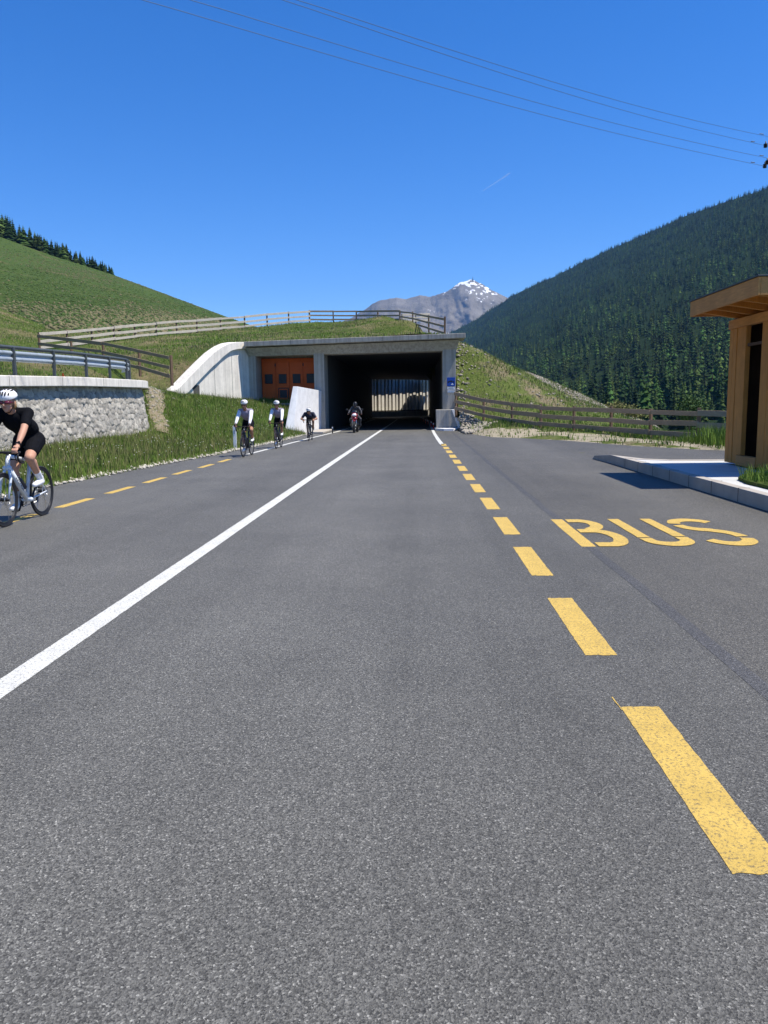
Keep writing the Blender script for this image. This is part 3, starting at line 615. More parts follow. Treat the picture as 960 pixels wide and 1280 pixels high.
for x in (-7.2, -4.6, -2.0, .6): PB('joint', 'concrete_dark', [((x-.008, 44.096, 4.86+.0208*(x+9.86)), (x+.008, 44.1005, 5.09+.0208*(x+9.86)))], 0)
nc = MB(); q = [wpt(.20, .004, 2.62), wpt(.335, .004, 2.62), wpt(.335, .004, 2.0), wpt(.26, .004, 2.0), wpt(.26, .004, 2.38)]; nc.loft(q, [v-Vector((wn.x, wn.y, 0))*.003 for v in q]); nc.build('niche_shade', 'concrete_dark', wing, fix=True)  # flat dark patch, colour stands in for the shade inside the recess
# gallery wall seen through the far end of the tube
gw = empty('gallery_wall', (-3, 98, 0), 0, 'pale ribbed gallery wall lit by the sun at the far end of the tunnel', 'gallery wall'); GW = Vector((-3, 98, 0))
gA, gB = Vector((-8.2, 92)), Vector((5.0, 106)); gd = gB-gA; gl = gd.length; gd /= gl; gn = Vector((gd.y, -gd.x)); gq = Matrix((Vector((gd.x, gd.y, 0)), Vector((-gd.y, gd.x, 0)), Vector((0, 0, 1)))).transposed()
def gp(s, o, z): q = gA+gd*s+gn*o; return Vector((q.x, q.y, z))-GW
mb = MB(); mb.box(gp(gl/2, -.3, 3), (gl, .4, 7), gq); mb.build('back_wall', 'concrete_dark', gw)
mb = MB(); mb.box(gp(gl/2, .25, .32), (gl, .7, .75), gq); mb.build('plinth', 'concrete', gw)
for i in range(26):
    mb = MB(); mb.box(gp(.5+i*.62, .02, 3.1), (.26+.08*(i % 3), .2+.1*(i % 2), 4.6), gq); mb.build('rib', 'concrete_pale', gw)
mb = MB(); mb.loft([gp(0, -.5, 4.4), gp(gl, -.5, 5.4), gp(gl, 1.0, 5.4), gp(0, .95, 4.4)], [gp(0, -.5, 4.6), gp(gl, -.5, 5.6), gp(gl, 1.0, 5.6), gp(0, .95, 4.6)]); mb.build('canopy', 'concrete', gw, fix=True)
mb = MB(); mb.prism([(x+3, y-98) for x, y in ((-6.02, 86.01), (2.2, 86.01), (2.2, 101.6), (-.2, 99.1), (-.55, 97.1), (-6.02, 92.0))], 4.52, 4.68); mb.build('roof', 'concrete_dark', gw)  # added cover that dims skylight on the ribs, leaving a sun slot
mb = MB(); mb.bb(Vector((1.41, 86.01, -.1))-GW, Vector((2.2, 101.0, 4.515))-GW); mb.build('side_wall', 'concrete_dark', gw); mb = MB(); mb.bb(Vector((-6.02, 86.01, -.1))-GW, Vector((-5.41, 91.1, 4.515))-GW); mb.build('side_wall', 'concrete_dark', gw)  # added wall extensions that keep side skylight off the ribs
# white flank wall (left) and end block (right)
fw = MB(); W0 = Vector((-6.5, 42.5, 0))
fw.loft([Vector(p)-W0 for p in ((-6.42, 39.3, -.05), (-5.70, 45.0, -.05), (-6.6, 45.0, -.05), (-6.85, 39.2, .10))],
        [Vector(p)-W0 for p in ((-6.20, 39.95, 2.44), (-5.62, 44.94, 2.30), (-6.2, 44.94, 2.30), (-6.46, 39.95, 2.45))])
o = fw.build('flank_wall', 'concrete_white', fix=True, bevel=.015); o.location = W0; tag(o, 'bright white wedge shaped concrete wall left of the tunnel mouth', 'concrete wall')
fk = MB(); fk.bb((-5.75, 40.0, 0), (-4.95, 45.0, .10)); tag(fk.build('pavement_edge', 'kerb', bevel=.02), kind='structure')
eb = empty('barrier_end', (1.6, 43.5, 0), 0, 'grey concrete end block with a sloping edge whitened as if sunlit at the right tunnel pillar', 'concrete block'); EO = Vector((1.6, 43.5, 0))
mb = MB(); mb.loft([Vector(p)-EO for p in ((1.0, 43.32, .13), (2.2, 43.32, .13), (2.2, 44.93, .13), (1.0, 44.93, .13))], [Vector(p)-EO for p in ((.98, 43.35, 1.13), (1.85, 43.35, 1.13), (1.85, 44.93, 1.13), (.98, 44.93, 1.13))]); mb.build('block', 'concrete', eb, bevel=.02)
mb = MB(); mb.loft([Vector(p)-EO for p in ((2.201, 43.28, .13), (2.36, 43.28, .13), (2.36, 44.93, .13), (2.201, 44.93, .13))], [Vector(p)-EO for p in ((1.853, 43.33, 1.135), (2.02, 43.33, 1.135), (2.02, 44.93, 1.135), (1.853, 44.93, 1.135))]); mb.build('sunlit_edge', 'concrete_white', eb, bevel=.01)  # right face of the block coloured white to carry its sunlit brightness
mb = MB(); mb.prism([(x-EO.x, y-EO.y) for x, y in ((.92, 44.9), (.95, 43.0), (1.35, 41.9), (1.9, 41.9), (2.45, 43.0), (2.45, 44.9))], -.05, .125); mb.build('foot', 'concrete_white', eb, bevel=.02)
# sign on the pillar
sg = empty('road_sign', (1.88, 44.9, 2.7), 0, 'square blue road sign with white mountain pictogram on the right tunnel pillar', 'road sign')
mb = MB(); mb.box((0, -.03, 0), (.47, .03, .5)); mb.build('sign_plate', 'sign_blue', sg, bevel=.008)
mb = MB(); mb.loft([Vector(p) for p in ((-.17, -.047, -.17), (.17, -.047, -.17), (.10, -.047, -.05), (.03, -.047, -.10), (-.05, -.047, .0))], [Vector(p) for p in ((-.17, -.052, -.17), (.17, -.052, -.17), (.10, -.052, -.05), (.03, -.052, -.10), (-.05, -.052, .0))]); mb.loft([Vector(p) for p in ((.02, -.047, -.17), (.12, -.047, -.17), (.10, -.047, -.08), (.06, -.047, -.06))], [Vector(p) for p in ((.02, -.0525, -.17), (.12, -.0525, -.17), (.10, -.0525, -.08), (.06, -.0525, -.06))])
mb2 = MB(); mb2.loft([Vector(p) for p in ((-.18, -.047, .02), (-.18, -.047, -.10), (-.06, -.047, .02), (.0, -.047, -.04), (.08, -.047, .02), (.18, -.047, -.10), (.18, -.047, .02), (0, -.047, .08))], [Vector(p) for p in ((-.18, -.05, .02), (-.18, -.05, -.10), (-.06, -.05, .02), (.0, -.05, -.04), (.08, -.05, .02), (.18, -.05, -.10), (.18, -.05, .02), (0, -.05, .08))])
mb2.build('dark_symbol', 'black', sg, fix=True)
mb = MB(); mb.loft([Vector(p) for p in ((-.02, -.047, -.17), (.16, -.047, -.17), (.08, -.047, -.07))], [Vector(p) for p in ((-.02, -.0525, -.17), (.16, -.0525, -.17), (.08, -.0525, -.07))]); mb.build('white_symbol', 'white_plastic', sg, fix=True)
mb = MB(); mb.box((0, -.03, -.36), (.42, .02, .15)); mb.box((0, -.03, -.55), (.42, .02, .17)); mb.build('plate', 'white_plastic', sg, bevel=.006)
mb = MB(); mb.box((0, -.043, -.36), (.30, .004, .02)); mb.box((0, -.043, -.51), (.42, .004, .02)); mb.box((0, -.043, -.60), (.42, .004, .02)); mb.build('plate_marks', 'steel_dark', sg)
mb = MB(); mb.tube([(0, -.006, .2), (0, -.006, -.7)], .02, 6); mb.build('pole', 'galv', sg)
# reflectors along the tunnel kerbs
def reflector(x, y, side, k):
    t = empty('reflector_post', (x, y, 0), 0, 'small red and white reflector post along the right kerb inside the tunnel' if side > 0 else 'small dark and white reflector post along the left kerb inside the tunnel', 'reflector', 'reflector posts along the right tunnel kerb' if side > 0 else 'reflector posts along the left tunnel kerb')
    m1 = MB(); m1.box((0, 0, .19), (.06, .04, .38)); m1.build('post', 'red_plastic' if side > 0 else 'black', t, bevel=.01)
    m2 = MB(); m2.box((0, -.023, .30), (.055, .01, .08)); m2.build('reflector_face', 'white_plastic', t)
for k, (px, py) in enumerate([(542, 530), (539, 528), (535, 526), (532, 525), (529, 523), (526, 522)]):
    p = az(px, py, .3); reflector(min(p.x, 1.2), p.y+.5, 1, k)
for k, (px, py) in enumerate([(464, 520), (461, 521.5), (458, 523), (455, 525), (410, 536)]):
    p = az(px, py, .3); reflector(max(p.x, -5.25), p.y+(2 if k == 4 else 0), -1, k)
# delineator post on the grass verge
dp = empty('delineator_post', (-6.22, 25.9, 0), 0, 'slim white delineator post in the grass behind the first lilac rider', 'roadside post')
mb = MB(); mb.prism([(-.06, -.02), (.06, -.02), (.045, .05), (-.045, .05)], -.05, .80); mb.build('post', 'white_plastic', dp, bevel=.01)
mb = MB(); mb.box((0, -.023, .60), (.05, .006, .14)); mb.build('reflector_face', 'galv', dp)

# ------------------------------------------------------------------ fences
def fence(name, pts, H, rails, label, mrail, mpost, sp=None, rw=.035, rh=.14, flip=1, po=.09, extra=0):
    P = [Vector(p) for p in pts]; o = P[len(P)//2]; root = empty(name, o, 0, label, 'fence')
    if sp:                                    # resample evenly
        d = [0]
        for a, b in zip(P, P[1:]): d.append(d[-1]+(b-a).length)
        n = max(2, round(d[-1]/sp)+1); q = np.linspace(0, d[-1], n)
        P = [Vector([float(np.interp(t, d, [p[k] for p in P])) for k in range(3)]) for t in q]
    for i, p in enumerate(P):
        mb = MB(); dz = random.uniform(-.03, .06); ln = random.uniform(-.02, .02)
        t = (P[min(i+1, len(P)-1)]-P[max(i-1, 0)]); an = math.atan2(t.y, t.x)
        mb.box(p-o+Vector((0, 0, (H+dz+extra-.3)/2)), (po, po, H+dz+extra+.3), Euler((ln, ln, an))); mb.build('post', mpost, root, bevel=.008)
    for i, (a, b) in enumerate(zip(P, P[1:])):
        t = (b-a).normalized(); nn = Vector((t.y, -t.x, 0)).normalized()*(po/2+rw/2+.002)*flip
        for k, hz in enumerate(rails):
            ja, jb = random.uniform(-.025, .025), random.uniform(-.025, .025); e = t*.06; st = nn*(1+.04*((i+k) % 2))*1.0+nn.normalized()*(.0 if (i % 2 == 0) else .037)
            mb = MB(); mb.beam(a-o+st+Vector((0, 0, hz*H+ja))-e, b-o+st+Vector((0, 0, hz*H+jb))+e, rw, rh*random.uniform(.88, 1.1)); mb.build('rail', mrail, root, bevel=.006)
    return root
fence('wooden_fence', fence_pts, 1.10, (.90, .55, .2), 'brown weathered wooden rail fence along the grass verge right of the tunnel', 'fence_dark', 'fence_post', 2.3, rh=.19, po=.10)
fe = [fence_pts[-1]+Vector((0, 0, 0)), Vector((12.3, 27.6, -.12)), Vector((14.5, 26.3, -.15)), Vector((17.5, 24.5, -.3))]
fence('wooden_fence', fe, 1.12, (.88, .50, .14), 'weathered wooden fence section turning away from the corner post behind the shelter', 'fence_dark', 'fence_post', None, rh=.20, po=.13)
fence('wooden_fence', crest[:8], 1.15, (.92, .52, .16), 'pale sun bleached three rail fence climbing the grassy slope on the left', 'fence_pale', 'fence_post', 2.9, rh=.19, po=.11)
fence('wooden_fence', crest[7:10], 1.15, (.92, .56, .2), 'dark wooden fence standing level on top of the mound above the tunnel', 'fence_dark', 'fence_post', 2.35, rh=.17, po=.12)
c9 = crest[9]; fence('wooden_fence', [c9, ay(516, 405.5, 72), ay(536, 412, 60), ay(556, 419, 50)], 1.10, (.92, .5, .12), 'dark wooden fence running downhill from the mound top towards the portal roof', 'fence_dark', 'fence_post', None, rh=.15, po=.11)
fence('wooden_fence', [c9+Vector((.2, 1.5, -.1)), ay(536, 404.5, 84)], 1.05, (.92, .62, .34), 'short pale fence end piece behind the downhill fence on the mound', 'fence_pale', 'fence_post', 1.6, rh=.19, po=.10)
fence('wooden_fence', [mid[0], ay(90, 446, 45), mid[1], ay(175, 463, 39), mid[2]], 1.05, (.92, .5, .15), 'dark rail fence dropping behind the guard rail to the wing wall', 'fence_dark', 'fence_post', None, rh=.17, po=.11)

# ------------------------------------------------------------------ bus platform and shelter
pf = [(4.50, -10), (4.50, 18.6), (4.42, 19.6), (4.80, 17.2), (5.3, 16.5), (10, 16.0), (10, -10)]
mb = MB(); mb.prism([(4.66, -10), (4.66, 16.9), (5.3, 16.35), (10, 15.95), (10, -10)], -.1, .183); tag(mb.build('pavement', 'paving', bevel=.01), kind='structure')
kb = MB(); kb.prism([(4.50, -10), (4.655, -10), (4.655, 17.2), (4.50, 18.3)], -.1, .195)
kb.loft([Vector(p) for p in ((4.50, 18.3, -.1), (4.655, 17.2, -.1), (5.0, 16.75, -.1), (4.40, 20.0, -.1))], [Vector(p) for p in ((4.50, 18.3, .195), (4.655, 17.2, .195), (5.0, 16.75, .19), (4.42, 19.6, .10))])
kb.prism([(4.66, 17.2), (4.66, 16.92), (5.3, 16.37), (10, 15.97), (10, 16.12), (5.35, 16.6), (4.95, 16.95)], -.1, .192)
tag(kb.build('kerb', 'kerb', fix=True, bevel=.012), kind='structure')
kj = MB()
for y in np.arange(-8, 18, 1.0): kj.bb((4.497, y-.006, .0), (4.66, y+.006, .1975))
kj.build('kerb_joint', 'concrete_dark', bpy.data.objects['kerb'])
gp_ = MB(); pts = [(4.86, 2), (4.86, 11.6), (4.98, 12.2), (5.3, 12.75), (5.75, 12.95), (6.0, 12.5), (9.5, 12.5), (9.5, 2)]
gp_.prism(pts, .1, .235); tag(gp_.build('verge_soil', 'bank'), kind='structure')
SO = Vector((6.0, 14, .2)); sh = empty('bus_shelter', SO, 0, 'new larch timber bus shelter with overhanging flat roof on the raised platform', 'bus shelter')
def SB(name, mat, solids, bevel=.006, parent=sh):
    mb = MB()
    for a, b in solids: mb.bb(Vector(a)-SO, Vector(b)-SO)
    return mb.build(name, mat, parent, bevel=bevel)
rf_ = SB('roof', 'timber_y', [((5.33, 12.58, 3.13), (9.2, 15.42, 3.17))])
SB('fascia', 'timber_y', [((5.26, 12.5, 3.03), (5.30, 15.5, 3.31))], .008, rf_); SB('fascia', 'timber_y', [((5.301, 12.5, 3.03), (9.25, 12.54, 3.31))], .008, rf_); SB('fascia', 'timber_y', [((5.301, 15.46, 3.03), (9.25, 15.5, 3.31))], .008, rf_)
SB('roof_cover', 'steel_dark', [((5.24, 12.48, 3.312), (9.28, 15.52, 3.335))], .004, rf_)
for y in (12.75, 13.35, 13.95, 14.55, 15.15):
    mb = MB(); prof = [(5.32, 3.06), (5.55, 3.03), (5.9, 2.97), (6.12, 2.94), (9.0, 2.94), (9.0, 3.125), (5.32, 3.125)]
    mb.loft([Vector((x, y-.05, z))-SO for x, z in prof], [Vector((x, y+.05, z))-SO for x, z in prof]); mb.build('rafter', 'timber', sh, fix=True, bevel=.005)
SB('beam', 'timber_y', [((5.98, 12.55, 2.77), (6.10, 15.44, 2.935))])
y = 15.40
for i in range(2): SB('wall_plank', 'timber', [((6.0, y-.165*(i+1)+.003, .23), (6.06, y-.165*i, 2.768))], .008)
SB('post', 'timber', [((6.01, 14.85, .23), (6.055, 15.065, 2.768))], .006); SB('door_frame', 'timber', [((6.00, 14.66, .40), (6.09, 14.845, 2.768))], .008); SB('post', 'timber', [((6.0, 13.70, .23), (6.1, 13.99, 2.768))], .008)
for i in range(7): SB('wall_plank', 'timber', [((6.0, 13.69-.16*(i+1)+.003, .23), (6.06, 13.69-.16*i, 2.768))], .008)
SB('threshold', 'timber_y', [((5.99, 14.0, .21), (6.12, 14.845, .395))], .008)
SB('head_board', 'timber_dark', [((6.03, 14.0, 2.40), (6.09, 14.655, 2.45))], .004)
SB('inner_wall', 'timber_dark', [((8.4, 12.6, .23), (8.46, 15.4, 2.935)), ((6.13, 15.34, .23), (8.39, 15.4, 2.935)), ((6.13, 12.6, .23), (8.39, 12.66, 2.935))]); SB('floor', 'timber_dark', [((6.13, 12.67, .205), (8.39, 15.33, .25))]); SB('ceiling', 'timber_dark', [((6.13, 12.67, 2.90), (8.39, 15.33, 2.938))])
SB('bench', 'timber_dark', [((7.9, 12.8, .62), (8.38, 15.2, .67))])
for i in range(15): SB('side_plank', 'timber', [((6.07+.16*i, 15.401, .23), (6.07+.16*i+.157, 15.44, 2.93))], .005)

# ------------------------------------------------------------------ power line
pp = empty('power_pole', (22.2, 45, -5), 0, 'wooden power line pole with crossarms at the right edge', 'power pole'); PPO = Vector((22.2, 45, -5))
ends = [(952, 167.5), (941, 177), (952, 194.5), (941, 203)]; tops = [(373, 0), (355, 0), (240, 0), (180, 0)]
mb = MB(); mb.tube([(0, 0, -3), (0, 0, 23.6)], [.19, .13], 10); mb.build('pole', 'fence_post', pp, True)
for zz in (21.35, 20.15): mb = MB(); mb.box((-.1, 0, zz), (2.4, .12, .14)); mb.build('crossarm', 'steel_dark', pp)
tips = [(957, 182, 45.4), (956, 207.5, 45.4), (959, 203, 44.6)]
for q in tips:
    p = ay(*q)-PPO; mb = MB()
    for k in range(3): mb.ell(p+Vector((0, 0, .07*(k-1))), (.11, .11, .045), None, 10, 6)
    mb.tube([p+Vector((0, 0, -.1)), p+Vector((0, 0, .22))], .03, 6); mb.build('insulator', 'black_metal', pp, True)
names = ['uppermost of the four thin overhead cables in the sky', 'second highest of the four thin overhead cables in the sky', 'third highest of the four thin overhead cables in the sky', 'lowest of the four thin overhead cables in the sky']
for (e, t, lb) in zip(ends, tops, names):
    a = ay(e[0]+14, e[1]+4.5, 45.0); b = ay(t[0], t[1], 22.0); dv = b-a; pts = []
    for k in np.linspace(0, 1.9, 40):
        p = a+dv*k; p.z -= .30*math.sin(PI*min(k, 1.)) if k < 1 else 0; pts.append(p)
    mb = MB(); mb.tube(pts, .009, 6); tag(mb.build('power_cable', 'cable', smooth=True), lb, 'cable', 'overhead power cables')
    mb = MB(); q = ay(e[0], e[1], 44.2); mb.cap(q+Vector((-.09, 0, .012)), .022, q+Vector((.09, 0, -.012)), .022, 8, 3)
    o = mb.build('cable_damper', 'black_metal', bpy.data.objects[-1] if False else None, True); o.parent = [x for x in C.objects if x.name.startswith('power_cable')][-1]
# contrail
mb = MB(); a = ay(603, 239, 9000); b = ay(638, 216, 9000); mb.tube([a+(b-a)*k for k in np.linspace(0, 1, 12)], [2+6*k for k in np.linspace(0, 1, 11)]+[1], 8)
m, nt_, b_ = newmat('vapour_trail', .9); b_.inputs['Base Color'].default_value = (.9, .93, 1, 1); b_.inputs['Alpha'].default_value = .16; MT['vapour'] = m
tag(mb.build('contrail', 'vapour', smooth=True), 'short thin white vapour trail in the blue sky above the peak', 'contrail', None, 'stuff')

# ------------------------------------------------------------------ trees
def conifer_mesh(seed, levels, per, mat='needles', fat=1.0):
    r = random.Random(seed); mb = MB()
    mb.tube([(0, 0, -.04), (0, 0, .5), (0, 0, .97)], [.018, .011, .003], 5); nt0 = len(mb.f)
    for i in range(levels):
        t = i/(levels-1); z = .06+.92*t**.92; R0 = fat*(.185*(1-t)**.74+.010)*r.uniform(.82, 1.15); n = max(4, int(per*(1-t*.55)))
        ph = r.random()*6.28
        for k in range(n):
            a = ph+2*PI*k/n+r.uniform(-.2, .2); l = R0*r.uniform(.6, 1.15); dr = r.uniform(.5, 1.0)*l; w_ = l*r.uniform(.30, .46)*1.15
            ca, sa = math.cos(a), math.sin(a); tip = (ca*l, sa*l, z-dr)
            b0 = (ca*l*.04, sa*l*.04, z+.035*(1-t)+.012); mdl = ((ca*l*.62-sa*w_), (sa*l*.62+ca*w_), z-dr*.75-.008); mdr = ((ca*l*.62+sa*w_), (sa*l*.62-ca*w_), z-dr*.75-.008)
            mb.add([b0, mdl, tip, mdr], [(0, 1, 2), (0, 2, 3)])
    me = mb.mesh('conifer_tree'); me.materials.append(MT['bark']); me.materials.append(MT[mat])
    for i, p in enumerate(me.polygons): p.material_index = 0 if i < nt0 else 1
    return me
CM = [conifer_mesh(11+k, 15+k % 3, 10, 'larch' if k == 4 else 'needles', (1, .82, 1.15, .95, 1.25)[k]) for k in range(5)]; LOW = [conifer_mesh(31, 9, 6, 'needles', .9), conifer_mesh(32, 8, 7, 'needles', 1.2), conifer_mesh(33, 7, 7, 'larch', 1.35)]
def place_tree(p, h, wv, mesh, label, group, name='spruce_tree'):
    o = bpy.data.objects.new(name, mesh); C.objects.link(o); o.location = p; o.scale = (h*wv, h*wv, h); o.rotation_euler = (random.uniform(-.03, .03), random.uniform(-.03, .03), random.random()*6.28)
    return tag(o, label, 'tree', group)
for _ in range(38):
    p = ay(random.uniform(735, 968), 520, random.uniform(265, 395)); p.z = -9.3
    place_tree(p, random.uniform(12, 19), random.uniform(.85, 1.3), random.choice(CM), 'dark green spruce in the lower forest beyond the right fence', 'spruces in the lower valley forest')
first = []
cand = []
for _ in range(5000):
    px = random.uniform(600, 975); t = random.random()**1.6*.45; p = mpos(px, t); hp = 21*F/p[1]; cand.append((px, t, p, hp))
cand.sort(key=lambda c: c[1]); keep = []
for c in cand:
    if len(keep) >= 140: break
    if all(abs(c[0]-k[0]) > c[3]*.17 or abs((c[1]-k[1])*270) > c[3]*.20 for k in keep[-120:]): keep.append(c)
for c in keep:
    o = place_tree(Vector(c[2])-Vector((0, 0, .5)), random.uniform(11, 28), random.uniform(.8, 1.25), random.choice(CM), 'dark green spruce in the lower forest beyond the right fence', 'spruces in the lower valley forest')
for i in range(116):
    px = -40+182*(i/115)+random.uniform(-3, 3); fr = max(0, (140-px)/180); Y = 523+random.uniform(0, 45)*fr
    p = ay(px, hr(px)+1.0, 520); k = Y/520; p = Vector((p.x*k, Y, CH+(p.z-CH)*k-1.2))
    place_tree(p, random.uniform(10, 17.5)*(.50+.80*fr), random.uniform(1.15, 1.7), random.choice(CM), 'dark spruce in the tree row along the ridge of the left grass hill', 'spruces along the left hill ridge')
# the rest of the forest: one mass of instanced conifers
pts = []; rots = []; scl = []; kind = []
tmax = keep[-1][1]; tk = max(k[1] for k in keep)
for px0 in np.arange(432, 1560, 2.0):
    for t0 in np.arange(0, 1.0, .012):
        p = mpos(px0, t0); hp = 21*F/p[1]; rowspan = (521-mr(px0))*.012; dens = 5.0/(hp*.28*hp)*2.0*rowspan*(1 if px0 < 985 else .35)
        n = rng.poisson(dens)
        for _ in range(n):
            px = px0+rng.random()*2; t = min(.999, t0+rng.random()*.012)
            if t < tk*.8 and 600 < px < 975: continue
            gl_ = fbm(px*.02, t*9, 3)
            q = mpos(px, t); h = (9+17*rng.beta(2.2, 1.8))*(1 if gl_ > -.4 else .62)*(1-.34*min(1, max(0, (q[1]-500)/2200))); pts.append((q[0], q[1], q[2]-.5)); rots.append((0, 0, rng.random()*6.28)); ww_ = rng.uniform(.85, 1.35); scl.append((h*ww_, h*ww_, h)); kind.append(int(rng.choice(3, p=(.5, .36, .14) if gl_ < .25 else (.35, .3, .35))))
print('forest instances', len(pts))
me = bpy.data.meshes.new('forest'); me.vertices.add(len(pts)); me.vertices.foreach_set('co', np.array(pts, np.float32).ravel())
for nm, ty, arr in (('rot', 'FLOAT_VECTOR', rots), ('scl', 'FLOAT_VECTOR', scl)):
    a = me.attributes.new(nm, ty, 'POINT'); a.data.foreach_set('vector', np.array(arr, np.float32).ravel())
a = me.attributes.new('species', 'INT', 'POINT'); a.data.foreach_set('value', np.array(kind, np.int32))
fo = bpy.data.objects.new('forest', me); C.objects.link(fo); tag(fo, 'dense dark spruce forest covering the upper mountainside on the right', 'forest', None, 'stuff')
protos = []
for k in range(3):      # three ordinary trees of the forest that the mass repeats
    q = mpos(700+70*k, tk*.9); protos.append(place_tree(Vector(q), random.uniform(17, 22), 1.0, LOW[k], 'dark green spruce in the lower forest beyond the right fence', 'spruces in the lower valley forest'))
ng = bpy.data.node_groups.new('forest', 'GeometryNodeTree'); ng.interface.new_socket('Geometry', in_out='INPUT', socket_type='NodeSocketGeometry'); ng.interface.new_socket('Geometry', in_out='OUTPUT', socket_type='NodeSocketGeometry')
gi = ng.nodes.new('NodeGroupInput'); go = ng.nodes.new('NodeGroupOutput'); jn = ng.nodes.new('GeometryNodeJoinGeometry')
def attr(n, t): x = ng.nodes.new('GeometryNodeInputNamedAttribute'); x.data_type = t; x.inputs[0].default_value = n; return x.outputs[0]
for k in range(3):
    oi = ng.nodes.new('GeometryNodeObjectInfo'); oi.transform_space = 'ORIGINAL'; oi.inputs[0].default_value = protos[k]; oi.inputs['As Instance'].default_value = True
    ip = ng.nodes.new('GeometryNodeInstanceOnPoints'); cmp_ = ng.nodes.new('FunctionNodeCompare'); cmp_.data_type = 'INT'; cmp_.operation = 'EQUAL'
    ng.links.new(attr('species', 'INT'), cmp_.inputs[2]); cmp_.inputs[3].default_value = k
    ng.links.new(gi.outputs[0], ip.inputs['Points']); ng.links.new(cmp_.outputs[0], ip.inputs['Selection']); ng.links.new(oi.outputs['Geometry'], ip.inputs['Instance'])
    ng.links.new(attr('rot', 'FLOAT_VECTOR'), ip.inputs['Rotation']); ng.links.new(attr('scl', 'FLOAT_VECTOR'), ip.inputs['Scale']); ng.links.new(ip.outputs[0], jn.inputs[0])
ng.links.new(jn.outputs[0], go.inputs[0]); md = fo.modifiers.new('forest', 'NODES'); md.node_group = ng
# bushes
def leafball(n, r, seed, lf):
    g = np.random.default_rng(seed); V = []; Fc = []
    cl = g.normal(0, 1, (9, 3)); cl = cl/np.linalg.norm(cl, axis=1)[:, None]*.55*np.array(r)
    for i in range(n):
        c = cl[g.integers(0, 9)]+g.normal(0, .24, 3)*np.array(r); a = g.normal(0, 1, 3); a /= np.linalg.norm(a); b = np.cross(a, g.normal(0, 1, 3)); b /= np.linalg.norm(b)
        k = len(V); V += [c-a*lf, c+b*lf*.5, c+a*lf, c-b*lf*.5]; Fc.append((k, k+1, k+2, k+3))
    return np.array(V), np.array(Fc)
def bush(p, r, label, n, lf, mat='leaves', seed=1):
    root = empty('bush', p, 0, label, 'bush'); V, Fc = leafball(n, r, seed, lf); V[:, 2] += r[2]; nparr('foliage', V, Fc, mat, root)
    mb = MB(); [mb.tube([(0, 0, -.5), (math.cos(a)*r[0]*.2, math.sin(a)*r[1]*.2, r[2]*.6), (math.cos(a)*r[0]*.4, math.sin(a)*r[1]*.4, r[2]*1.1)], [.06*r[2]/2, .04*r[2]/2, .015], 5) for a in (0, 2.1, 4.2)]; mb.build('stem', 'bark', root)
q = ay(862, 530, 60); bush(q, (1.15, 1.15, 1.15), 'round light green bush behind the fence corner post', 1900, .085, seed=4)
q = ay(790, 524, 52); bush(q, (1.2, .9, .55), 'low yellowish green shrub at the end of the rubble strip', 700, .09, 'blade_dry', 5)
q = ay(770, 516, 56); bush(q, (.9, .8, .45), 'small yellowish shrub on the rubble ridge beyond the fence', 500, .09, 'blade_dry', 6)

# ------------------------------------------------------------------ grass, stones, flowers (stuff)
def tris_of(o):
    me = o.data; me.calc_loop_triangles(); n = len(me.loop_triangles); t = np.empty(n*3, np.int32); me.loop_triangles.foreach_get('vertices', t); v = np.empty(len(me.vertices)*3, np.float32); me.vertices.foreach_get('co', v)
    return v.reshape(-1, 3)[t.reshape(-1, 3)]
def scatter(o, n, wfun):
    T_ = tris_of(o); ar = np.linalg.norm(np.cross(T_[:, 1]-T_[:, 0], T_[:, 2]-T_[:, 0]), axis=1)/2; c = T_.mean(1); wt = ar*np.array([wfun(*p) for p in c]); wt /= wt.sum()
    i = rng.choice(len(T_), n, p=wt); a, b = rng.random(n), rng.random(n); s = a+b > 1; a[s], b[s] = 1-a[s], 1-b[s]
    return T_[i, 0]+(T_[i, 1]-T_[i, 0])*a[:, None]+(T_[i, 2]-T_[i, 0])*b[:, None]
def blades(name, P, h0, h1, w0, mat, label, lean=.45):
    n = len(P); h = rng.uniform(h0, h1, n); a = rng.random(n)*2*PI; w_ = w0*rng.uniform(.7, 1.4, n); l = rng.random(n)*lean; b = rng.random(n)*2*PI
    dx = np.stack([np.cos(a), np.sin(a), np.zeros(n)], 1)*w_[:, None]; ld = np.stack([np.cos(b), np.sin(b), np.zeros(n)], 1)
    m_ = P+ld*(h*l*.35)[:, None]; m_[:, 2] += h*.6; t = P+ld*(h*l)[:, None]; t[:, 2] += h
    V = np.stack([P-dx, P+dx, m_+dx*.6, m_-dx*.6, t], 1).reshape(-1, 3); k = np.arange(n)*5
    Fc = np.concatenate([np.stack([k, k+1, k+2], 1), np.stack([k, k+2, k+3], 1), np.stack([k+3, k+2, k+4], 1)])
    return tag(nparr(name, V, Fc, mat), label, 'grass', None, 'stuff')
def wb_(x, y, z):
    if y < 11 or y > 46.8: return 0
    if 30 < y < 37 and abs(x+10.3+.38*(y-30.5)) < .36+.15*fbm(x, y, 3): return .12
    dn = .35+max(0, fbm(x*.6, y*.6, 7)+.5); return dn*(20/max(y, 14))**1.0
blades('grass', scatter(bank, 125000, wb_), .04, .16, .009, 'blade', 'tall green grass growing on the left roadside bank')
blades('dry_grass', scatter(bank, 16000, wb_), .12, .40, .007, 'blade_dry', 'yellowish dry grass stalks among the left roadside bank')
def wm(x, y, z):
    if y < 14 or z < 1: return 0
    px = 523+961*x/y
    return 0 if (px < -60 or px > 620) else (.25+max(0, fbm(x*.25, y*.25, 1)+.35))/1
blades('grass', scatter(mound, 50000, wm), .05, .17, .020, 'blade', 'green grass tufts on the mound above the tunnel')
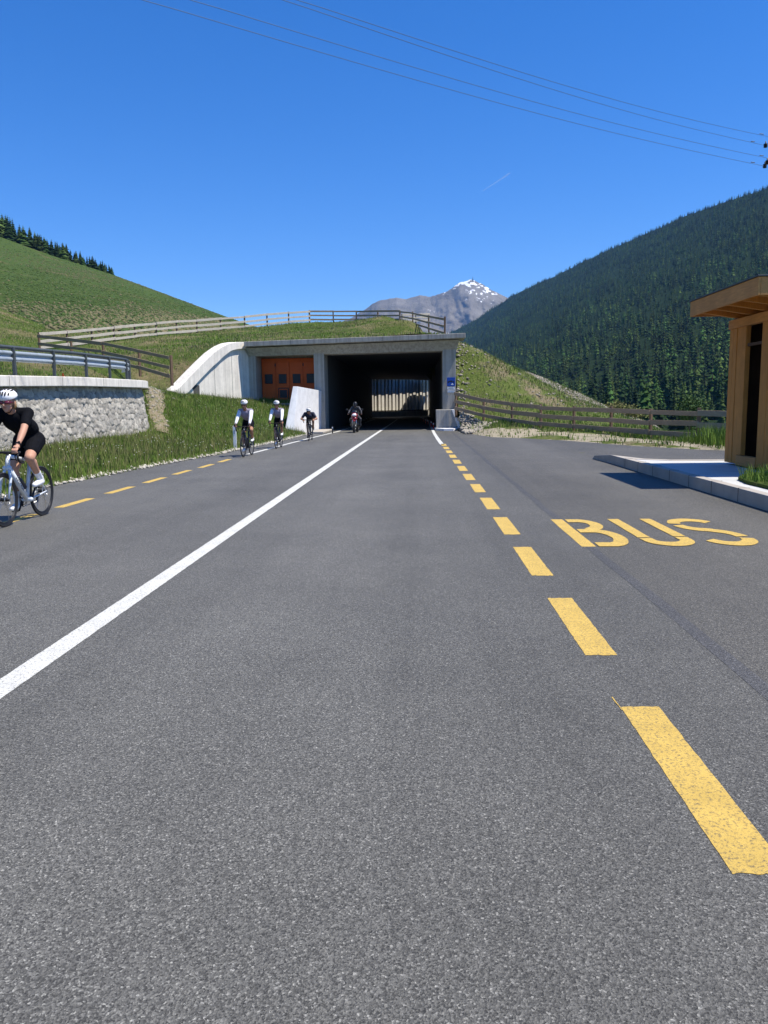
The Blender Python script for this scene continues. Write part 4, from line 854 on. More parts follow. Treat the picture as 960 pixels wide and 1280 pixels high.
blades('dry_grass', scatter(mound, 30000, lambda x, y, z: wm(x, y, z)*(1.6 if fbm(x*.22, y*.22, 21) > .05 else .15)), .05, .17, .018, 'straw', 'dry straw coloured grass on the mound above the tunnel')
def wr(x, y, z):
    if y > 66 or x > 22 or inpoly(x, y, asph): return 0
    near = y < 42-.0 and z < .9
    if (x-2.2) < .9 and 41 < y < 46: return .02
    return (2.2 if near else .8)*(.2+max(0, fbm(x*.5, y*.5, 4)+.4))
sandP = right_edge[1:8]+inner[::-1]
def offsand(P):
    return P[np.array([(not inpoly(p[0]+.25*fbm(p[0]*1.2, p[1]*1.2, 6), p[1]+.25*fbm(p[0]*1.2, p[1]*1.2, 8), sandP)) or random.random() < .10+.25*(fbm(p[0]*.9, p[1]*.9, 3) > .12) for p in P])]
blades('grass', offsand(scatter(right, 56000, wr)), .07, .24, .016, 'blade', 'green grass growing along the right verge and embankment')
blades('dry_grass', offsand(scatter(right, 24000, lambda x, y, z: wr(x, y, z)*(1.5 if z > .9 else .5))), .06, .22, .014, 'straw', 'dry grass mixed into the right verge and embankment')
P = np.stack([rng.uniform(4.87, 7.5, 5200), rng.uniform(8, 12.9, 5200), np.full(5200, .225)], 1); P = P[np.array([inpoly(x, y, pts_) for x, y in P[:, :2]])] if (pts_ := [(4.84, 2), (4.84, 11.6), (4.98, 12.2), (5.3, 12.75), (5.75, 12.95), (6.0, 12.5), (9.5, 12.5), (9.5, 2)]) else P
blades('grass', P, .06, .24, .006, 'blade', 'grass patch growing on the platform in front of the shelter', .6)
P2 = P[rng.integers(0, len(P), 70)]; blades('weed_stalks', P2, .25, .5, .006, 'blade_dry', 'tall weed stalks rising from the platform grass patch')
P = np.stack([rng.uniform(8.6, 13, 2600), rng.uniform(20.5, 26, 2600), np.full(2600, .03)], 1); P = P[np.array([not inpoly(x, y, asph) for x, y in P[:, :2]])]
blades('grass', P, .25, .75, .014, 'blade', 'tall lush grass at the edge of the asphalt behind the shelter')
def stones(name, P, r0, r1, mat, label):
    n = len(P); r = rng.uniform(r0, r1, n)*rng.choice([1, 1, 1, 1.6], n); base = np.array([(1, 0, 0), (-1, 0, 0), (0, 1, 0), (0, -1, 0), (0, 0, 1), (0, 0, -1)], float)
    V = (base[None]*rng.uniform(.6, 1.3, (n, 6, 1))+rng.normal(0, .22, (n, 6, 3)))*r[:, None, None]*np.array((1.2, 1.2, .75)); a = rng.random(n)*6.28
    ca, sa = np.cos(a)[:, None], np.sin(a)[:, None]; X = V[..., 0]*ca-V[..., 1]*sa; Y = V[..., 0]*sa+V[..., 1]*ca; V = np.stack([X, Y, V[..., 2]], 2)+P[:, None, :]
    f = np.array([(0, 2, 4), (2, 1, 4), (1, 3, 4), (3, 0, 4), (2, 0, 5), (1, 2, 5), (3, 1, 5), (0, 3, 5)]); Fc = (np.arange(n)[:, None, None]*6+f[None]).reshape(-1, 3)
    return tag(nparr(name, V.reshape(-1, 3), Fc, mat), label, 'stones', None, 'stuff')
def whill(x, y, z):
    px = 523+961*x/y
    return 0 if (px < -40 or px > 300 or y > 519) else (y/60)**-1.25*(.25+max(0, fbm(x*.03, y*.012, 1)+.35))
stones('tussocks', scatter(hillo, 17000, whill), .10, .30, 'tuss', 'dark green grass tussocks on the left hill'); stones('tussocks', scatter(hillo, 9000, lambda x, y, z: whill(x, y, z)*(1 if abs(math.sin(z*.055+.6+.8*fbm(x*.02, y*.01, 5))) > .86 else .06)), 0.12, .34, 'straw_hill', 'straw coloured tufts in bands across the left hill')
n = 3800; y = rng.uniform(8, 39.5, n); x = np.array([ledge(v) for v in y])-.10+rng.normal(0, .085, n); stones('gravel', np.stack([x, y, np.full(n, .02)], 1), .018, .05, 'gravel', 'pale gravel strip along the left edge of the road')
n = 2600; P = np.stack([rng.uniform(2.25, 4.6, n), rng.uniform(36.2, 43.6, n), np.zeros(n)], 1); P = P[(P[:, 0]-2.2)*1.6+36.5+.6*rng.random(n) < P[:, 1]]; P = P[P[:, 1] < 44-(P[:, 0]-2.2)*2.6]; P[:, 2] = rf(P[:, 0], P[:, 1])+.02; stones('gravel', P, .04, .11, 'rubble', 'grey gravel heap beside the right concrete end block')
def wrub(x, y, z):
    a_, b_ = ay(700, 482, 60), ay(785, 519, 53); t = ((x-a_.x)*(b_.x-a_.x)+(y-a_.y)*(b_.y-a_.y))/((b_.x-a_.x)**2+(b_.y-a_.y)**2)
    dd = abs((x-a_.x)*(b_.y-a_.y)-(y-a_.y)*(b_.x-a_.x))/math.dist((a_.x, a_.y), (b_.x, b_.y)); w1 = 1.6 if -.3 < t < 1.3 and dd < 2.2 and y > 47 else 0
    w2 = .05 if 43 < y < 52 and x < 14 and z > .6 else 0
    w3 = .7 if x < 2.9 and 43.5 < y < 49 else 0
    return w1+w2+w3+1e-6
P = scatter(right, 5200, wrub); stones('rubble', P, .03, .085, 'rubble', 'pale rubble strip on the slope beyond the right fence')
dpv = []
for y in np.arange(29.8, 37.3, .25):
    xc = -10.3-.38*(y-30.5)
    for o in (-.42, -.18, .18, .42): x = xc+o*(1+.3*fbm(y, o, 2)); dpv.append((x, y, float(bankf(np.array([x]), np.array([y]))[0])+(.045 if abs(o) < .3 else .0)))
tag(nparr('dirt_path', np.array(dpv), gridfaces(len(dpv)//4, 4)[:, ::-1], 'dirt', smooth=True), kind='structure')
n = 150; y = rng.uniform(30.5, 37, n); x = -10.3-.38*(y-30.5)+rng.normal(0, .28, n); P = np.stack([x, y, bankf(x, y)+.02], 1); stones('rubble', P, 0.03, .08, 'rubble', 'loose pale stones on the dirt path at the wall end')
P = scatter(bank, 520, lambda x, y, z: (wb_(x, y, z)*(1 if fbm(x*.4, y*.4, 11) > .05 else .1))); P[:, 2] += rng.uniform(.12, .3, len(P)); n = len(P); s_ = .017
V = np.stack([P+np.array((-s_, 0, 0)), P+np.array((0, -s_, .01)), P+np.array((s_, 0, 0)), P+np.array((0, s_, .015))], 1).reshape(-1, 3); k = np.arange(n)*4; tag(nparr('wildflowers', V, np.stack([k, k+1, k+2, k+3], 1), 'flower'), 'tiny white wildflowers dotted through the left bank grass', 'flowers', None, 'stuff')
# ------------------------------------------------------------------ people, bicycles, motorcycle
def blob(name, mb, vox, it, mat, parent=None):
    me = mb.mesh('tmp'); o = bpy.data.objects.new('tmp', me); C.objects.link(o)
    r = o.modifiers.new('r', 'REMESH'); r.mode = 'VOXEL'; r.voxel_size = vox; r.use_smooth_shade = True
    if it: s = o.modifiers.new('s', 'SMOOTH'); s.factor = .5; s.iterations = it
    bpy.context.view_layer.update(); dg = bpy.context.evaluated_depsgraph_get()
    nm = bpy.data.meshes.new_from_object(o.evaluated_get(dg)); bpy.data.objects.remove(o); bpy.data.meshes.remove(me)
    nm.name = name; nm.materials.clear(); nm.materials.append(MT[mat]); nm.shade_smooth()
    q = bpy.data.objects.new(name, nm); C.objects.link(q)
    if parent: q.parent = parent
    return q
def ik(a, b, l1, l2, pole):
    a, b = Vector(a), Vector(b); d = b-a; L = min(d.length, (l1+l2)*.999); t = d.normalized(); x = (l1*l1-l2*l2+L*L)/(2*L); h = math.sqrt(max(0, l1*l1-x*x))
    p = Vector(pole); p = (p-t*p.dot(t)).normalized(); return a+t*x+p*h
def person(label, loc, rz, s, sh_x, sh_z, head, hand, feet, cl, vox, group=None, hip=(-.24, 1.01), moto=False, long_sleeve=False, wide=.0):
    hx, hz = hip; HIP = [Vector((hx, sgn*.085, hz)) for sgn in (1, -1)]; SHO = [Vector((sh_x, sgn*.175, sh_z)) for sgn in (1, -1)]
    HA = [Vector((hand[0], sgn*hand[1], hand[2])) for sgn in (1, -1)]
    EL = [ik(SHO[i], HA[i], .29, .265, (-.35, (1, -1)[i]*.8, -.55)) for i in (0, 1)]
    AN = [Vector(feet[i]) for i in (0, 1)]; KN = [ik(HIP[i], AN[i], .415, .425, (1, (1, -1)[i]*(.16 if not moto else .5), .35)) for i in (0, 1)]
    nk = Vector((sh_x+.03, 0, sh_z+.035)); H = Vector(head); pel = Vector((hx, 0, hz+.01)); ch = Vector((sh_x-.06, 0, sh_z-.10)); wa = pel.lerp(ch, .5)+Vector((-.05, 0, .035))
    fw = Vector((1, 0, -.12)).normalized(); upv = Vector((.12, 0, 1)).normalized()
    hr = Matrix((fw, Vector((0, 1, 0)), upv)).transposed()
    def hp(x, y, z): return H+hr @ Vector((x, y, z))
    b = MB()
    def torso(mb, g):
        t = (ch-pel).normalized(); rot = Matrix((t.cross(Vector((0, 1, 0))).normalized()*-1, Vector((0, 1, 0)), t)).transposed() if True else None
        mb.ell(pel, (.115+g+wide, .165+g+wide, .13+g), None); mb.ell(wa, (.10+g+wide*.5, .142+g+wide*.6, .17+g), rot); mb.ell(ch, (.11+g, .172+g, .17+g), rot)
        mb.cap(SHO[0], .062+g, SHO[1], .062+g); mb.cap(wa, .11+g, ch, .115+g)
    torso(b, 0); b.cap(nk-Vector((.02, 0, .03)), .062, H-upv*.06, .054)
    b.ell(hp(-.01, 0, .03), (.097, .076, .10), hr); b.ell(hp(.02, 0, -.045), (.068, .058, .07), hr); b.cap(hp(.05, 0, -.085), .026, hp(.062, 0, -.092), .022)   # skull, jaw, chin
    b.cap(hp(.088, 0, .012), .011, hp(.106, 0, -.022), .016)            # nose
    for sg in (1, -1): b.ell(hp(-.012, sg*.078, -.005), (.024, .012, .033), hr); b.ell(hp(.078, sg*.03, .0), (.014, .02, .012), hr)
    for i, sg in enumerate((1, -1)):
        b.cap(SHO[i], .056, EL[i], .041); b.cap(EL[i], .042, SHO[i].lerp(EL[i], .6), .046)
        fa = (HA[i]-EL[i]).normalized(); wr_ = HA[i]-fa*.075; b.cap(EL[i], .042, EL[i].lerp(wr_, .35), .042); b.cap(EL[i].lerp(wr_, .35), .042, wr_, .026)
        # hand: palm, four unequal curled fingers and a thumb closed round the grip
        f = Vector((.8, 0, -.25)).normalized(); sd = Vector((0, -sg, 0)); dn = Vector((-.15, 0, -1)).normalized()
        b.ell(wr_.lerp(HA[i], .75)+Vector((0, 0, .012)), (.048, .038, .024), None)
        for k, ln in enumerate((.92, 1.0, .95, .78)):
            o_ = HA[i]+f*.022+sd*(-.030+.020*k)+Vector((0, 0, .012)); p1 = o_+(f*.032+dn*.008)*ln; p2 = p1+(dn*.030+f*.004)*ln; p3 = p2+(dn*.012-f*.022)*ln
            b.cap(o_, .0105, p1, .0098, 8, 3); b.cap(p1, .0098, p2, .0092, 8, 3); b.cap(p2, .0092, p3, .0082, 8, 3)
        t0 = HA[i]-f*.012+sd*.030; t1 = t0+sd*.020+dn*.022+f*.014; b.cap(t0, .0125, t1, .011, 8, 3); b.cap(t1, .011, t1+f*.018+dn*.018-sd*.006, .0095, 8, 3)
        b.cap(HIP[i], .092, KN[i], .062); b.cap(HIP[i].lerp(KN[i], .25), .088, HIP[i].lerp(KN[i], .6), .076)
        b.cap(KN[i], .058, AN[i], .036); b.cap(KN[i].lerp(AN[i], .22)+Vector((-.02, 0, 0)), .054, KN[i].lerp(AN[i], .5)+Vector((-.012, 0, 0)), .044)
        b.cap(AN[i]+Vector((-.03, 0, -.05)), .034, AN[i]+Vector((.13, 0, -.075)), .03)
    body = blob('person', b, vox, 2, cl['skin']); body.location = loc; body.rotation_euler = (0, 0, rz); body.scale = (s, s, s); tag(body, label, 'person', group)
    j = MB(); torso(j, .011)
    for i in (0, 1):
        en = .62 if not long_sleeve else .18
        j.cap(SHO[i], .069, SHO[i].lerp(EL[i], en), .060 if not long_sleeve else .053)
    j.cap(nk-Vector((.02, 0, .03)), .070, nk+Vector((.02, 0, .03)), .064); blob('jersey' if not moto else 'jacket', j, vox, 2, cl['top'], body)
    if long_sleeve:
        for i in (0, 1):
            q = MB(); q.cap(SHO[i].lerp(EL[i], .10), .068, EL[i], .056); q.cap(EL[i], .056, EL[i].lerp(HA[i], .70), .040); blob('sleeve', q, vox, 2, 'white_cloth' if not moto else cl['top'], body)
    g = MB(); g.ell(pel-Vector((0, 0, .02)), (.132+wide, .183+wide, .135)); g.ell(pel.lerp(wa, .35), (.12, .165, .12))
    en = .66 if not moto else 1.0
    for i in (0, 1):
        e = HIP[i].lerp(KN[i], en); g.cap(HIP[i], .106+wide*.6, e, .080+wide*.3 if not moto else .075)
        if moto: g.cap(KN[i], .076, KN[i].lerp(AN[i], .92), .055)
    blob('shorts' if not moto else 'trousers', g, vox, 2, cl['legs'], body)
    for i in (0, 1):
        q = MB(); a = AN[i]; q.cap(a+Vector((-.045, 0, -.055)), .041, a+Vector((.06, 0, -.07)), .044); q.cap(a+Vector((.06, 0, -.07)), .044, a+Vector((.155, 0, -.085)), .032); q.cap(a+Vector((-.035, 0, -.05)), .042, a+Vector((-.01, 0, .0)), .042)
        blob('shoe', q, min(vox, .01), 1, cl['shoe'], body)
        if cl.get('sock'):
            q = MB(); q.cap(a+(KN[i]-a)*.02, .042, a+(KN[i]-a)*.26, .047); blob('sock', q, min(vox, .01), 1, cl['sock'], body)
    # helmet, glasses, mouth, hair
    hm = MB()
    if moto: hm.ell(hp(-.005, 0, .015), (.142, .122, .145), hr, 24, 14); hm.ell(hp(.06, 0, -.07), (.09, .085, .06), hr)
    else:
        hm.ell(hp(-.025, 0, .075), (.140, .105, .095), hr, 26, 14); hm.ell(hp(-.09, 0, .03), (.07, .082, .07), hr)
    he = blob('helmet', hm, min(vox, .009), 1, cl['helmet'], body)
    if not moto:
        # keep the shell above the brow
        bm = bmesh.new(); bm.from_mesh(he.data); pl = hp(.06, 0, .045); nn = hr @ Vector((.22, 0, 1)).normalized(); bmesh.ops.bisect_plane(bm, geom=bm.verts[:]+bm.edges[:]+bm.faces[:], plane_co=pl, plane_no=nn, clear_inner=True)
        bm.to_mesh(he.data); bm.free(); so_ = he.modifiers.new('solid', 'SOLIDIFY'); so_.thickness = .014; so_.offset = -1
        vt = MB()
        for yy, ln in ((-.066, .05), (-.034, .075), (0, .085), (.034, .075), (.066, .05)):
            for u0, u1 in ((10, 48), (62, 100), (112, 150)):
                pts = []
                for a_ in np.linspace(u0, u1, 6):
                    k = math.sqrt(max(.05, 1-(yy/.105)**2)); pts.append(hp(-.025+.1415*k*math.cos(R_(a_)), yy*(1-.12*math.cos(R_(a_))), .075+.0965*k*math.sin(R_(a_))))
                vt.tube(pts, [.002, .0085, .0105, .0105, .0085, .002], 8)
        vt.build('helmet_vent', 'black', he, True)
    gl_ = MB()
    if moto: gl_.ell(hp(.055, 0, .02), (.092, .098, .045), hr)
    else:
        for sg in (1, -1):
            pts = [hp(.098, sg*.006, .012), hp(.094, sg*.034, .014), hp(.080, sg*.058, .012), hp(.05, sg*.076, .010)]; gl_.tube(pts, [.012, .022, .020, .008], 10); gl_.tube([pts[-1], hp(-.01, sg*.083, .008)], .004, 6)
    gl_.build('visor' if moto else 'sunglasses', cl['lens'], body, True)
    if not moto:
        mo = MB(); mo.ell(hp(.083, 0, -.052), (.008, .022, .006), hr); mo.build('mouth', 'lip', body, True)
        st = MB()
        for sg in (1, -1): st.tube([hp(.0, sg*.092, .05), hp(.02, sg*.080, -.04), hp(.035, sg*.03, -.115), hp(.035, 0, -.12)], .005, 6)
        st.build('helmet_strap', 'black', body, True)
        hh = MB(); hh.ell(hp(-.065, 0, .0), (.055, .074, .06), hr)
        if cl.get('hair'): hh.ell(hp(-.03, .06, -.03), (.035, .03, .055), hr); hh.ell(hp(-.03, -.06, -.03), (.035, .03, .055), hr)
        hh.build('hair', 'hair', body, True)
    if cl.get('watch'):
        fa = (HA[0]-EL[0]).normalized(); wq = HA[0]-fa*.085; q = MB(); q.torus(wq, .031, .008, fa, 16, 6); q.cap(wq+Vector((.012, .02, .024)), .015, wq+Vector((.016, .024, .028)), .013); q.build('watch', 'black', body, True)
    if cl.get('glove'):
        for i, sg in enumerate((1, -1)):
            q = MB(); q.ell(HA[i]+Vector((.0, 0, .008)), (.062, .046, .042)); q.build('glove', cl['glove'], body, True)
    return body, (KN, AN, EL, HA)
def wheel(root, c, R, tyre_w, deep, n_sp, rimmat='black_metal', disc=True):
    c = Vector(c); w = MB(); w.cap(c+Vector((0, -.05, 0)), .022, c+Vector((0, .05, 0)), .022, 12, 3); wo = w.build('wheel', 'black_metal', root, True)
    t = MB(); t.torus(c, R-tyre_w, tyre_w, (0, 1, 0), 56, 8); t.build('tyre', 'black', wo, True)
    r = MB(); prof = R-tyre_w*1.9
    for k in range(3): r.torus(c, prof-deep*k/3, .011-.002*k, (0, 1, 0), 48, 8)
    r.build('rim', rimmat, wo, True); sp = MB()
    for k in range(n_sp):
        a = 2*PI*k/n_sp; sg = .025 if k % 2 else -.025; b = a+.35*(1 if k % 4 < 2 else -1)
        sp.tube([c+Vector((.022*math.cos(a), sg, .022*math.sin(a))), c+Vector(((prof-deep*.6)*math.cos(b*1.0), 0, (prof-deep*.6)*math.sin(b)))], .0016 if R < .345 else .004, 4)
    sp.build('spokes', 'steel', wo)
    if disc: d_ = MB(); d_.torus(c+Vector((0, .045, 0)), .068, .006, (0, 1, 0), 24, 4); d_.build('brake_disc', 'steel', wo, True)
    return wo
def bicycle(label, loc, rz, s, fm, crank, letters=False, group=None):
    root = empty('bicycle', loc, rz, label, 'bicycle', group); root.scale = (s, s, s)
    RA = Vector((-.50, 0, .335)); FA = Vector((.49, 0, .335)); BB = Vector((-.09, 0, .275)); ST = Vector((-.235, 0, .80)); HT = Vector((.305, 0, .86)); HB = Vector((.345, 0, .72)); SA = Vector((-.27, 0, .925))
    f = MB(); f.tube([BB, HB+Vector((-.012, 0, .02))], [.034, .030], 12); f.tube([ST+Vector((.01, 0, -.03)), HT], [.019, .024], 12); f.tube([BB, ST], [.026, .021], 12); f.tube([HB, HT], [.032, .026], 12); f.cap(BB+Vector((0, -.045, 0)), .034, BB+Vector((0, .045, 0)), .034)
    for sg in (1, -1): f.tube([BB+Vector((-.02, sg*.03, 0)), BB.lerp(RA, .5)+Vector((0, sg*.055, -.004)), RA+Vector((0, sg*.065, 0))], [.017, .012, .010], 8); f.tube([ST+Vector((.03, sg*.02, -.14)), RA+Vector((0, sg*.065, .01))], [.011, .008], 8)
    f.build('frame', fm, root, True)
    k = MB()
    for sg in (1, -1): k.tube([HB+Vector((.004, sg*.02, -.01)), HB.lerp(FA, .35)+Vector((0, sg*.058, 0)), FA+Vector((0, sg*.06, 0))], [.020, .018, .011], 8)
    k.cap(HB+Vector((.006, -.03, -.005)), .028, HB+Vector((.006, .03, -.005)), .028); k.build('fork', fm, root, True)
    wheel(root, RA, .338, .0145, .042, 20); wheel(root, FA, .338, .0145, .042, 20)
    sp = MB(); sp.tube([ST, SA], .0145, 10); sp.build('seat_post', 'black_metal', root, True)
    sd = MB(); sd.cap(SA+Vector((-.08, -.045, .02)), .028, SA+Vector((-.08, .045, .02)), .028); sd.cap(SA+Vector((-.06, 0, .022)), .034, SA+Vector((.14, 0, .022)), .017); sd.ell(SA+Vector((-.03, 0, .018)), (.11, .055, .022)); sd.build('saddle', 'black', root, True)
    h = MB(); h.tube([HT+Vector((-.005, 0, .03)), HT+Vector((.085, 0, .05))], .019, 10); BC = HT+Vector((.085, 0, .05)); h.tube([BC+Vector((0, -.20, 0)), BC+Vector((0, .20, 0))], .015, 10)
    for sg in (1, -1): h.tube([BC+Vector((0, sg*.195, 0)), BC+Vector((.05, sg*.205, .0)), BC+Vector((.085, sg*.208, -.025)), BC+Vector((.09, sg*.21, -.07)), BC+Vector((.05, sg*.212, -.12)), BC+Vector((-.04, sg*.214, -.13))], .0135, 8)
    hb = h.build('handlebar', 'black', root, True); l = MB()
    for sg in (1, -1): l.cap(BC+Vector((.07, sg*.205, .0)), .018, BC+Vector((.145, sg*.203, .035)), .017); l.tube([BC+Vector((.135, sg*.203, .02)), BC+Vector((.145, sg*.205, -.05)), BC+Vector((.115, sg*.207, -.105))], [.009, .008, .005], 6)
    l.build('brake_lever', 'black', hb, True); cb = MB()
    for sg in (1, -1): cb.tube([BC+Vector((.12, sg*.20, .03)), BC+Vector((.13, sg*.12, .0)), BC+Vector((.03, sg*.04, -.06)), HT+Vector((0, sg*.02, -.1))], .0025, 5)
    cb.build('brake_cable', 'black', hb, True)
    c = MB(); cr = Vector((math.cos(crank), 0, math.sin(crank)))*.17
    for k_ in (.098, .075): c.torus(BB+Vector((0, -.05, 0)), k_, .004, (0, 1, 0), 30, 5)
    for j_ in range(4): a = j_*PI/2+.4; c.tube([BB+Vector((0, -.05, 0)), BB+Vector((.095*math.cos(a), -.05, .095*math.sin(a)))], .009, 6)
    ck = c.build('chainring', 'black_metal', root, True)
    for sg, d_ in ((1, cr), (-1, -cr)):
        q = MB(); q.tube([BB+Vector((0, sg*.06, 0)), BB+d_+Vector((0, sg*.072, 0))], [.016, .011], 8); a = q.build('crank_arm', 'black_metal', root, True); p = MB(); p.box(BB+d_+Vector((0, sg*.115, 0)), (.09, .075, .018)); p.build('pedal', 'black_metal', a, bevel=.006)
    ch_ = MB(); ch_.tube([BB+Vector((.0, -.05, .098)), RA+Vector((0, -.05, .045)), RA+Vector((-.045, -.05, 0)), RA+Vector((.01, -.05, -.06)), RA+Vector((.03, -.05, -.13)), BB+Vector((-.0, -.05, -.098))], .005, 6); ch_.build('chain', 'steel', root, True); ca = MB()
    for k_ in range(5): ca.torus(RA+Vector((0, -.03-.006*k_, 0)), .055-.007*k_, .004, (0, 1, 0), 20, 4)
    ca.build('cassette', 'steel', root, True); de = MB(); de.cap(RA+Vector((.01, -.055, -.06)), .018, RA+Vector((.03, -.055, -.13)), .020, 10, 3); de.build('derailleur', 'black_metal', root, True)
    bt = MB(); d_ = (HB-BB).normalized(); n_ = Vector((-d_.z, 0, d_.x)); b0 = BB+d_*.16+n_*.072; bt.cap(b0, .036, b0+d_*.13, .036); bt.cap(b0+d_*.14, .028, b0+d_*.19, .018); bt.build('water_bottle', 'dark_frame' if letters else 'black', root, True)
    if letters:
        lt_ = MB()
        for sg in (1, -1):
            for q in range(7):
                m0 = BB+d_*(.20+.036*q)+Vector((0, sg*.0315, 0))
                a0 = d_*.012; b0_ = n_*.014
                for pa, pb in (((-1, -1), (-.1, 1)), ((-.1, 1), (1, -1)), ((-.5, -.2), (.5, -.2))) if q % 3 == 0 else (((-1, -1), (-1, 1)), ((-1, 1), (1, 1)), ((-1, -1), (1, -1))) if q % 3 == 1 else (((-1, -1), (-1, 1)), ((-1, 1), (.8, .4)), ((.8, .4), (-.8, 0)), ((-.5, 0), (1, -1))):
                    lt_.tube([m0+a0*pa[0]+b0_*pa[1], m0+a0*pb[0]+b0_*pb[1]], .0026, 5)
        lt_.build('lettering', 'black', root)
    return root
def feetfor(crank):
    BB = Vector((-.09, 0, .275)); cr = Vector((math.cos(crank), 0, math.sin(crank)))*.17
    return [BB+cr+Vector((-.055, .115, .125)), BB-cr+Vector((-.055, -.115, .125))]
def rider(lp, lb, x, y, rz, s, sh_x, sh_z, head, hand, crank, cl, fm, vox, letters=False, long=False, wide=0., hip=(-.24, 1.01)):
    bicycle(lb, (x, y, .0), rz, s, fm, crank, letters)
    return person(lp, (x, y, .0), rz, s, sh_x, sh_z, head, hand, feetfor(crank), cl, vox, None, hip, False, long, wide)
hd = (.515, .215, .955)
rider('cyclist in black jersey, white vented helmet and red sunglasses in front of the stone wall', 'white road bicycle ridden by the black dressed cyclist at the left edge', -5.10, 9.64, R_(-89), 1.0, .07, 1.385, (.21, 0, 1.515), hd, R_(122),
      dict(skin='skin', top='black_cloth', legs='black_cloth', shoe='white_plastic', sock='white_cloth', helmet='helmet_white', lens='lens_red', hair=True, watch=True), 'white_frame', .0065, True, False, .026, (-.27, 1.03))
rider('cyclist in pale lilac jersey with white sleeves beside the white delineator post', 'dark road bicycle under the lilac cyclist by the delineator post', -5.02, 22.4, R_(-92), .95, .06, 1.38, (.20, 0, 1.56), (.515, .215, .955), R_(120),
      dict(skin='skin_tan', top='lilac_cloth', legs='black_cloth', shoe='white_plastic', helmet='helmet_white', lens='black', glove='black'), 'dark_frame', .012, False, True)
rider('cyclist in lilac jersey riding second in line in front of the white wedge wall', 'dark road bicycle under the second lilac cyclist in front of the wedge wall', -4.86, 26.6, R_(-90), .95, .06, 1.38, (.19, 0, 1.56), (.515, .215, .955), R_(75),
      dict(skin='skin_tan', top='lilac_cloth', legs='black_cloth', shoe='white_plastic', helmet='helmet_white', lens='black', glove='black'), 'dark_frame', .012, False, True)
rider('crouched cyclist in dark navy jersey riding closest to the tunnel mouth', 'dark road bicycle under the crouched navy cyclist near the tunnel mouth', -4.55, 32.3, R_(-90), .95, .20, 1.18, (.37, 0, 1.27), (.50, .212, .90), R_(100),
      dict(skin='skin_tan', top='navy_cloth', legs='black_cloth', shoe='black', helmet='helmet_white', lens='black'), 'dark_frame', .012)
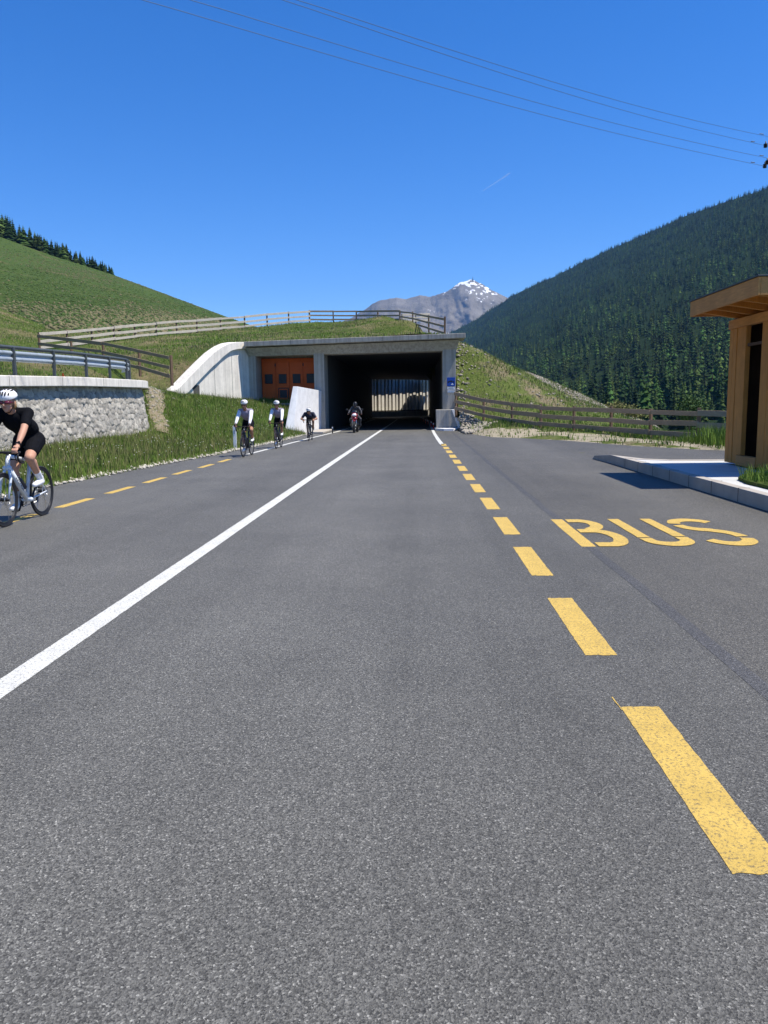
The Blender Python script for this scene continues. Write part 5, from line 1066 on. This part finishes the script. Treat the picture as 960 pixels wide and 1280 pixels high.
# white sleeves of the two lilac riders read brighter on the sunlit side already; motorcycle
def motorcycle(label, loc, rz):
    r = empty('motorcycle', loc, rz, label, 'motorcycle'); RA = Vector((-.72, 0, .315)); FA = Vector((.72, 0, .315))
    for A_, wdt in ((RA, .085), (FA, .06)):
        c = MB(); c.cap(A_+Vector((0, -.08, 0)), .045, A_+Vector((0, .08, 0)), .045); w_ = c.build('wheel', 'black_metal', r, True); t = MB(); t.torus(A_, .315-wdt, wdt, (0, 1, 0), 40, 10); t.build('tyre', 'black', w_, True)
        q = MB(); q.torus(A_, .215, .02, (0, 1, 0), 36, 6)
        for k in range(5): a = k*2*PI/5; q.tube([A_, A_+Vector((.21*math.cos(a), 0, .21*math.sin(a)))], .018, 6)
        q.build('rim', 'black_metal', w_, True); d_ = MB(); [d_.torus(A_+Vector((0, s_, 0)), .14, .008, (0, 1, 0), 24, 4) for s_ in ((.075, -.075) if A_ is FA else (.08,))]; d_.build('brake_disc', 'steel', w_, True)
    m = MB(); [m.tube([FA+Vector((0, s_, 0)), Vector((.44, s_*1.0, .95))], [.032, .026], 10) for s_ in (.095, -.095)]; m.build('fork', 'steel', r, True)
    m = MB(); m.ell((-.02, 0, .45), (.30, .20, .20)); m.cap((-.1, -.22, .40), .09, (-.1, .22, .40), .09); m.build('engine', 'black_metal', r, True)
    m = MB(); m.ell((.10, 0, .83), (.30, .165, .15)); m.build('fuel_tank', 'black_metal', r, True)
    m = MB(); m.ell((-.45, 0, .80), (.40, .13, .07)); m.ell((-.85, 0, .88), (.18, .09, .06)); m.build('seat', 'black', r, True)
    m = MB(); m.ell((.50, 0, .90), (.16, .17, .17)); m.ell((.55, 0, .74), (.12, .15, .10)); m.build('front_fairing', 'red_paint', r, True)
    m = MB(); m.ell((.60, 0, .93), (.08, .12, .085)); m.build('headlight', 'white_plastic', r, True)
    m = MB(); m.ell((.50, 0, 1.08), (.05, .14, .12), Euler((0, -.5, 0))); m.build('windscreen', 'dark_glass', r, True)
    m = MB(); m.ell((.70, 0, .63), (.22, .075, .05)); m.build('mudguard', 'red_paint', r, True)
    m = MB(); m.tube([(.30, .38, 1.02), (.38, .2, 1.03), (.42, 0, 1.0), (.38, -.2, 1.03), (.30, -.38, 1.02)], .016, 8); hb = m.build('handlebar', 'black_metal', r, True)
    for s_ in (1, -1): m = MB(); m.tube([(.36, s_*.26, 1.04), (.40, s_*.36, 1.20)], .008, 6); m.ell((.40, s_*.40, 1.22), (.02, .07, .045)); m.build('mirror', 'black', hb, True)
    m = MB(); m.tube([(-.1, -.14, .32), (-.5, -.19, .35), (-.9, -.2, .5)], [.03, .05, .06], 10); m.build('exhaust', 'steel', r, True); m = MB(); [m.tube([RA+Vector((0, s_*.11, 0)), (-.15, s_*.12, .42)], .03, 8) for s_ in (1, -1)]; m.build('swingarm', 'black_metal', r, True)
    m = MB(); m.tube([(.42, 0, .98), (.0, 0, .70), (-.35, 0, .72), (-.9, 0, .84)], [.04, .05, .045, .03], 8); m.build('frame', 'black_metal', r, True)
    return r
motorcycle('red motorcycle with a white headlight leaving the tunnel', (-3.36, 41.3, 0), R_(-92))
person('motorcyclist in dark leathers and black helmet leaving the tunnel', (-3.36, 41.3, 0), R_(-92), .97, -.05, 1.36, (.06, 0, 1.53), (.33, .36, 1.03), [(-.12, .20, .36), (-.12, -.20, .36)],
       dict(skin='skin_tan', top='leather', legs='leather', shoe='black', helmet='black_metal', lens='dark_glass', glove='black'), .013, None, (-.28, .86), True, True)


# ------------------------------------------------------------------ the blue mountain air
mb = MB(); mb.bb((-9500, -5500, -10), (9500, 13000, 1900)); hz = mb.build('haze', 'vapour'); tag(hz, 'thin blue mountain haze filling the valley', 'haze', None, 'stuff')
hm_ = bpy.data.materials.new('haze_air'); hm_.use_nodes = True; nt_ = hm_.node_tree; nt_.nodes.clear(); pv = nt_.nodes.new('ShaderNodeVolumePrincipled'); om = nt_.nodes.new('ShaderNodeOutputMaterial'); nt_.links.new(pv.outputs[0], om.inputs['Volume'])
pv.inputs['Color'].default_value = (.20, .48, 1, 1); pv.inputs['Density'].default_value = 4.0e-5; hz.data.materials.clear(); hz.data.materials.append(hm_)
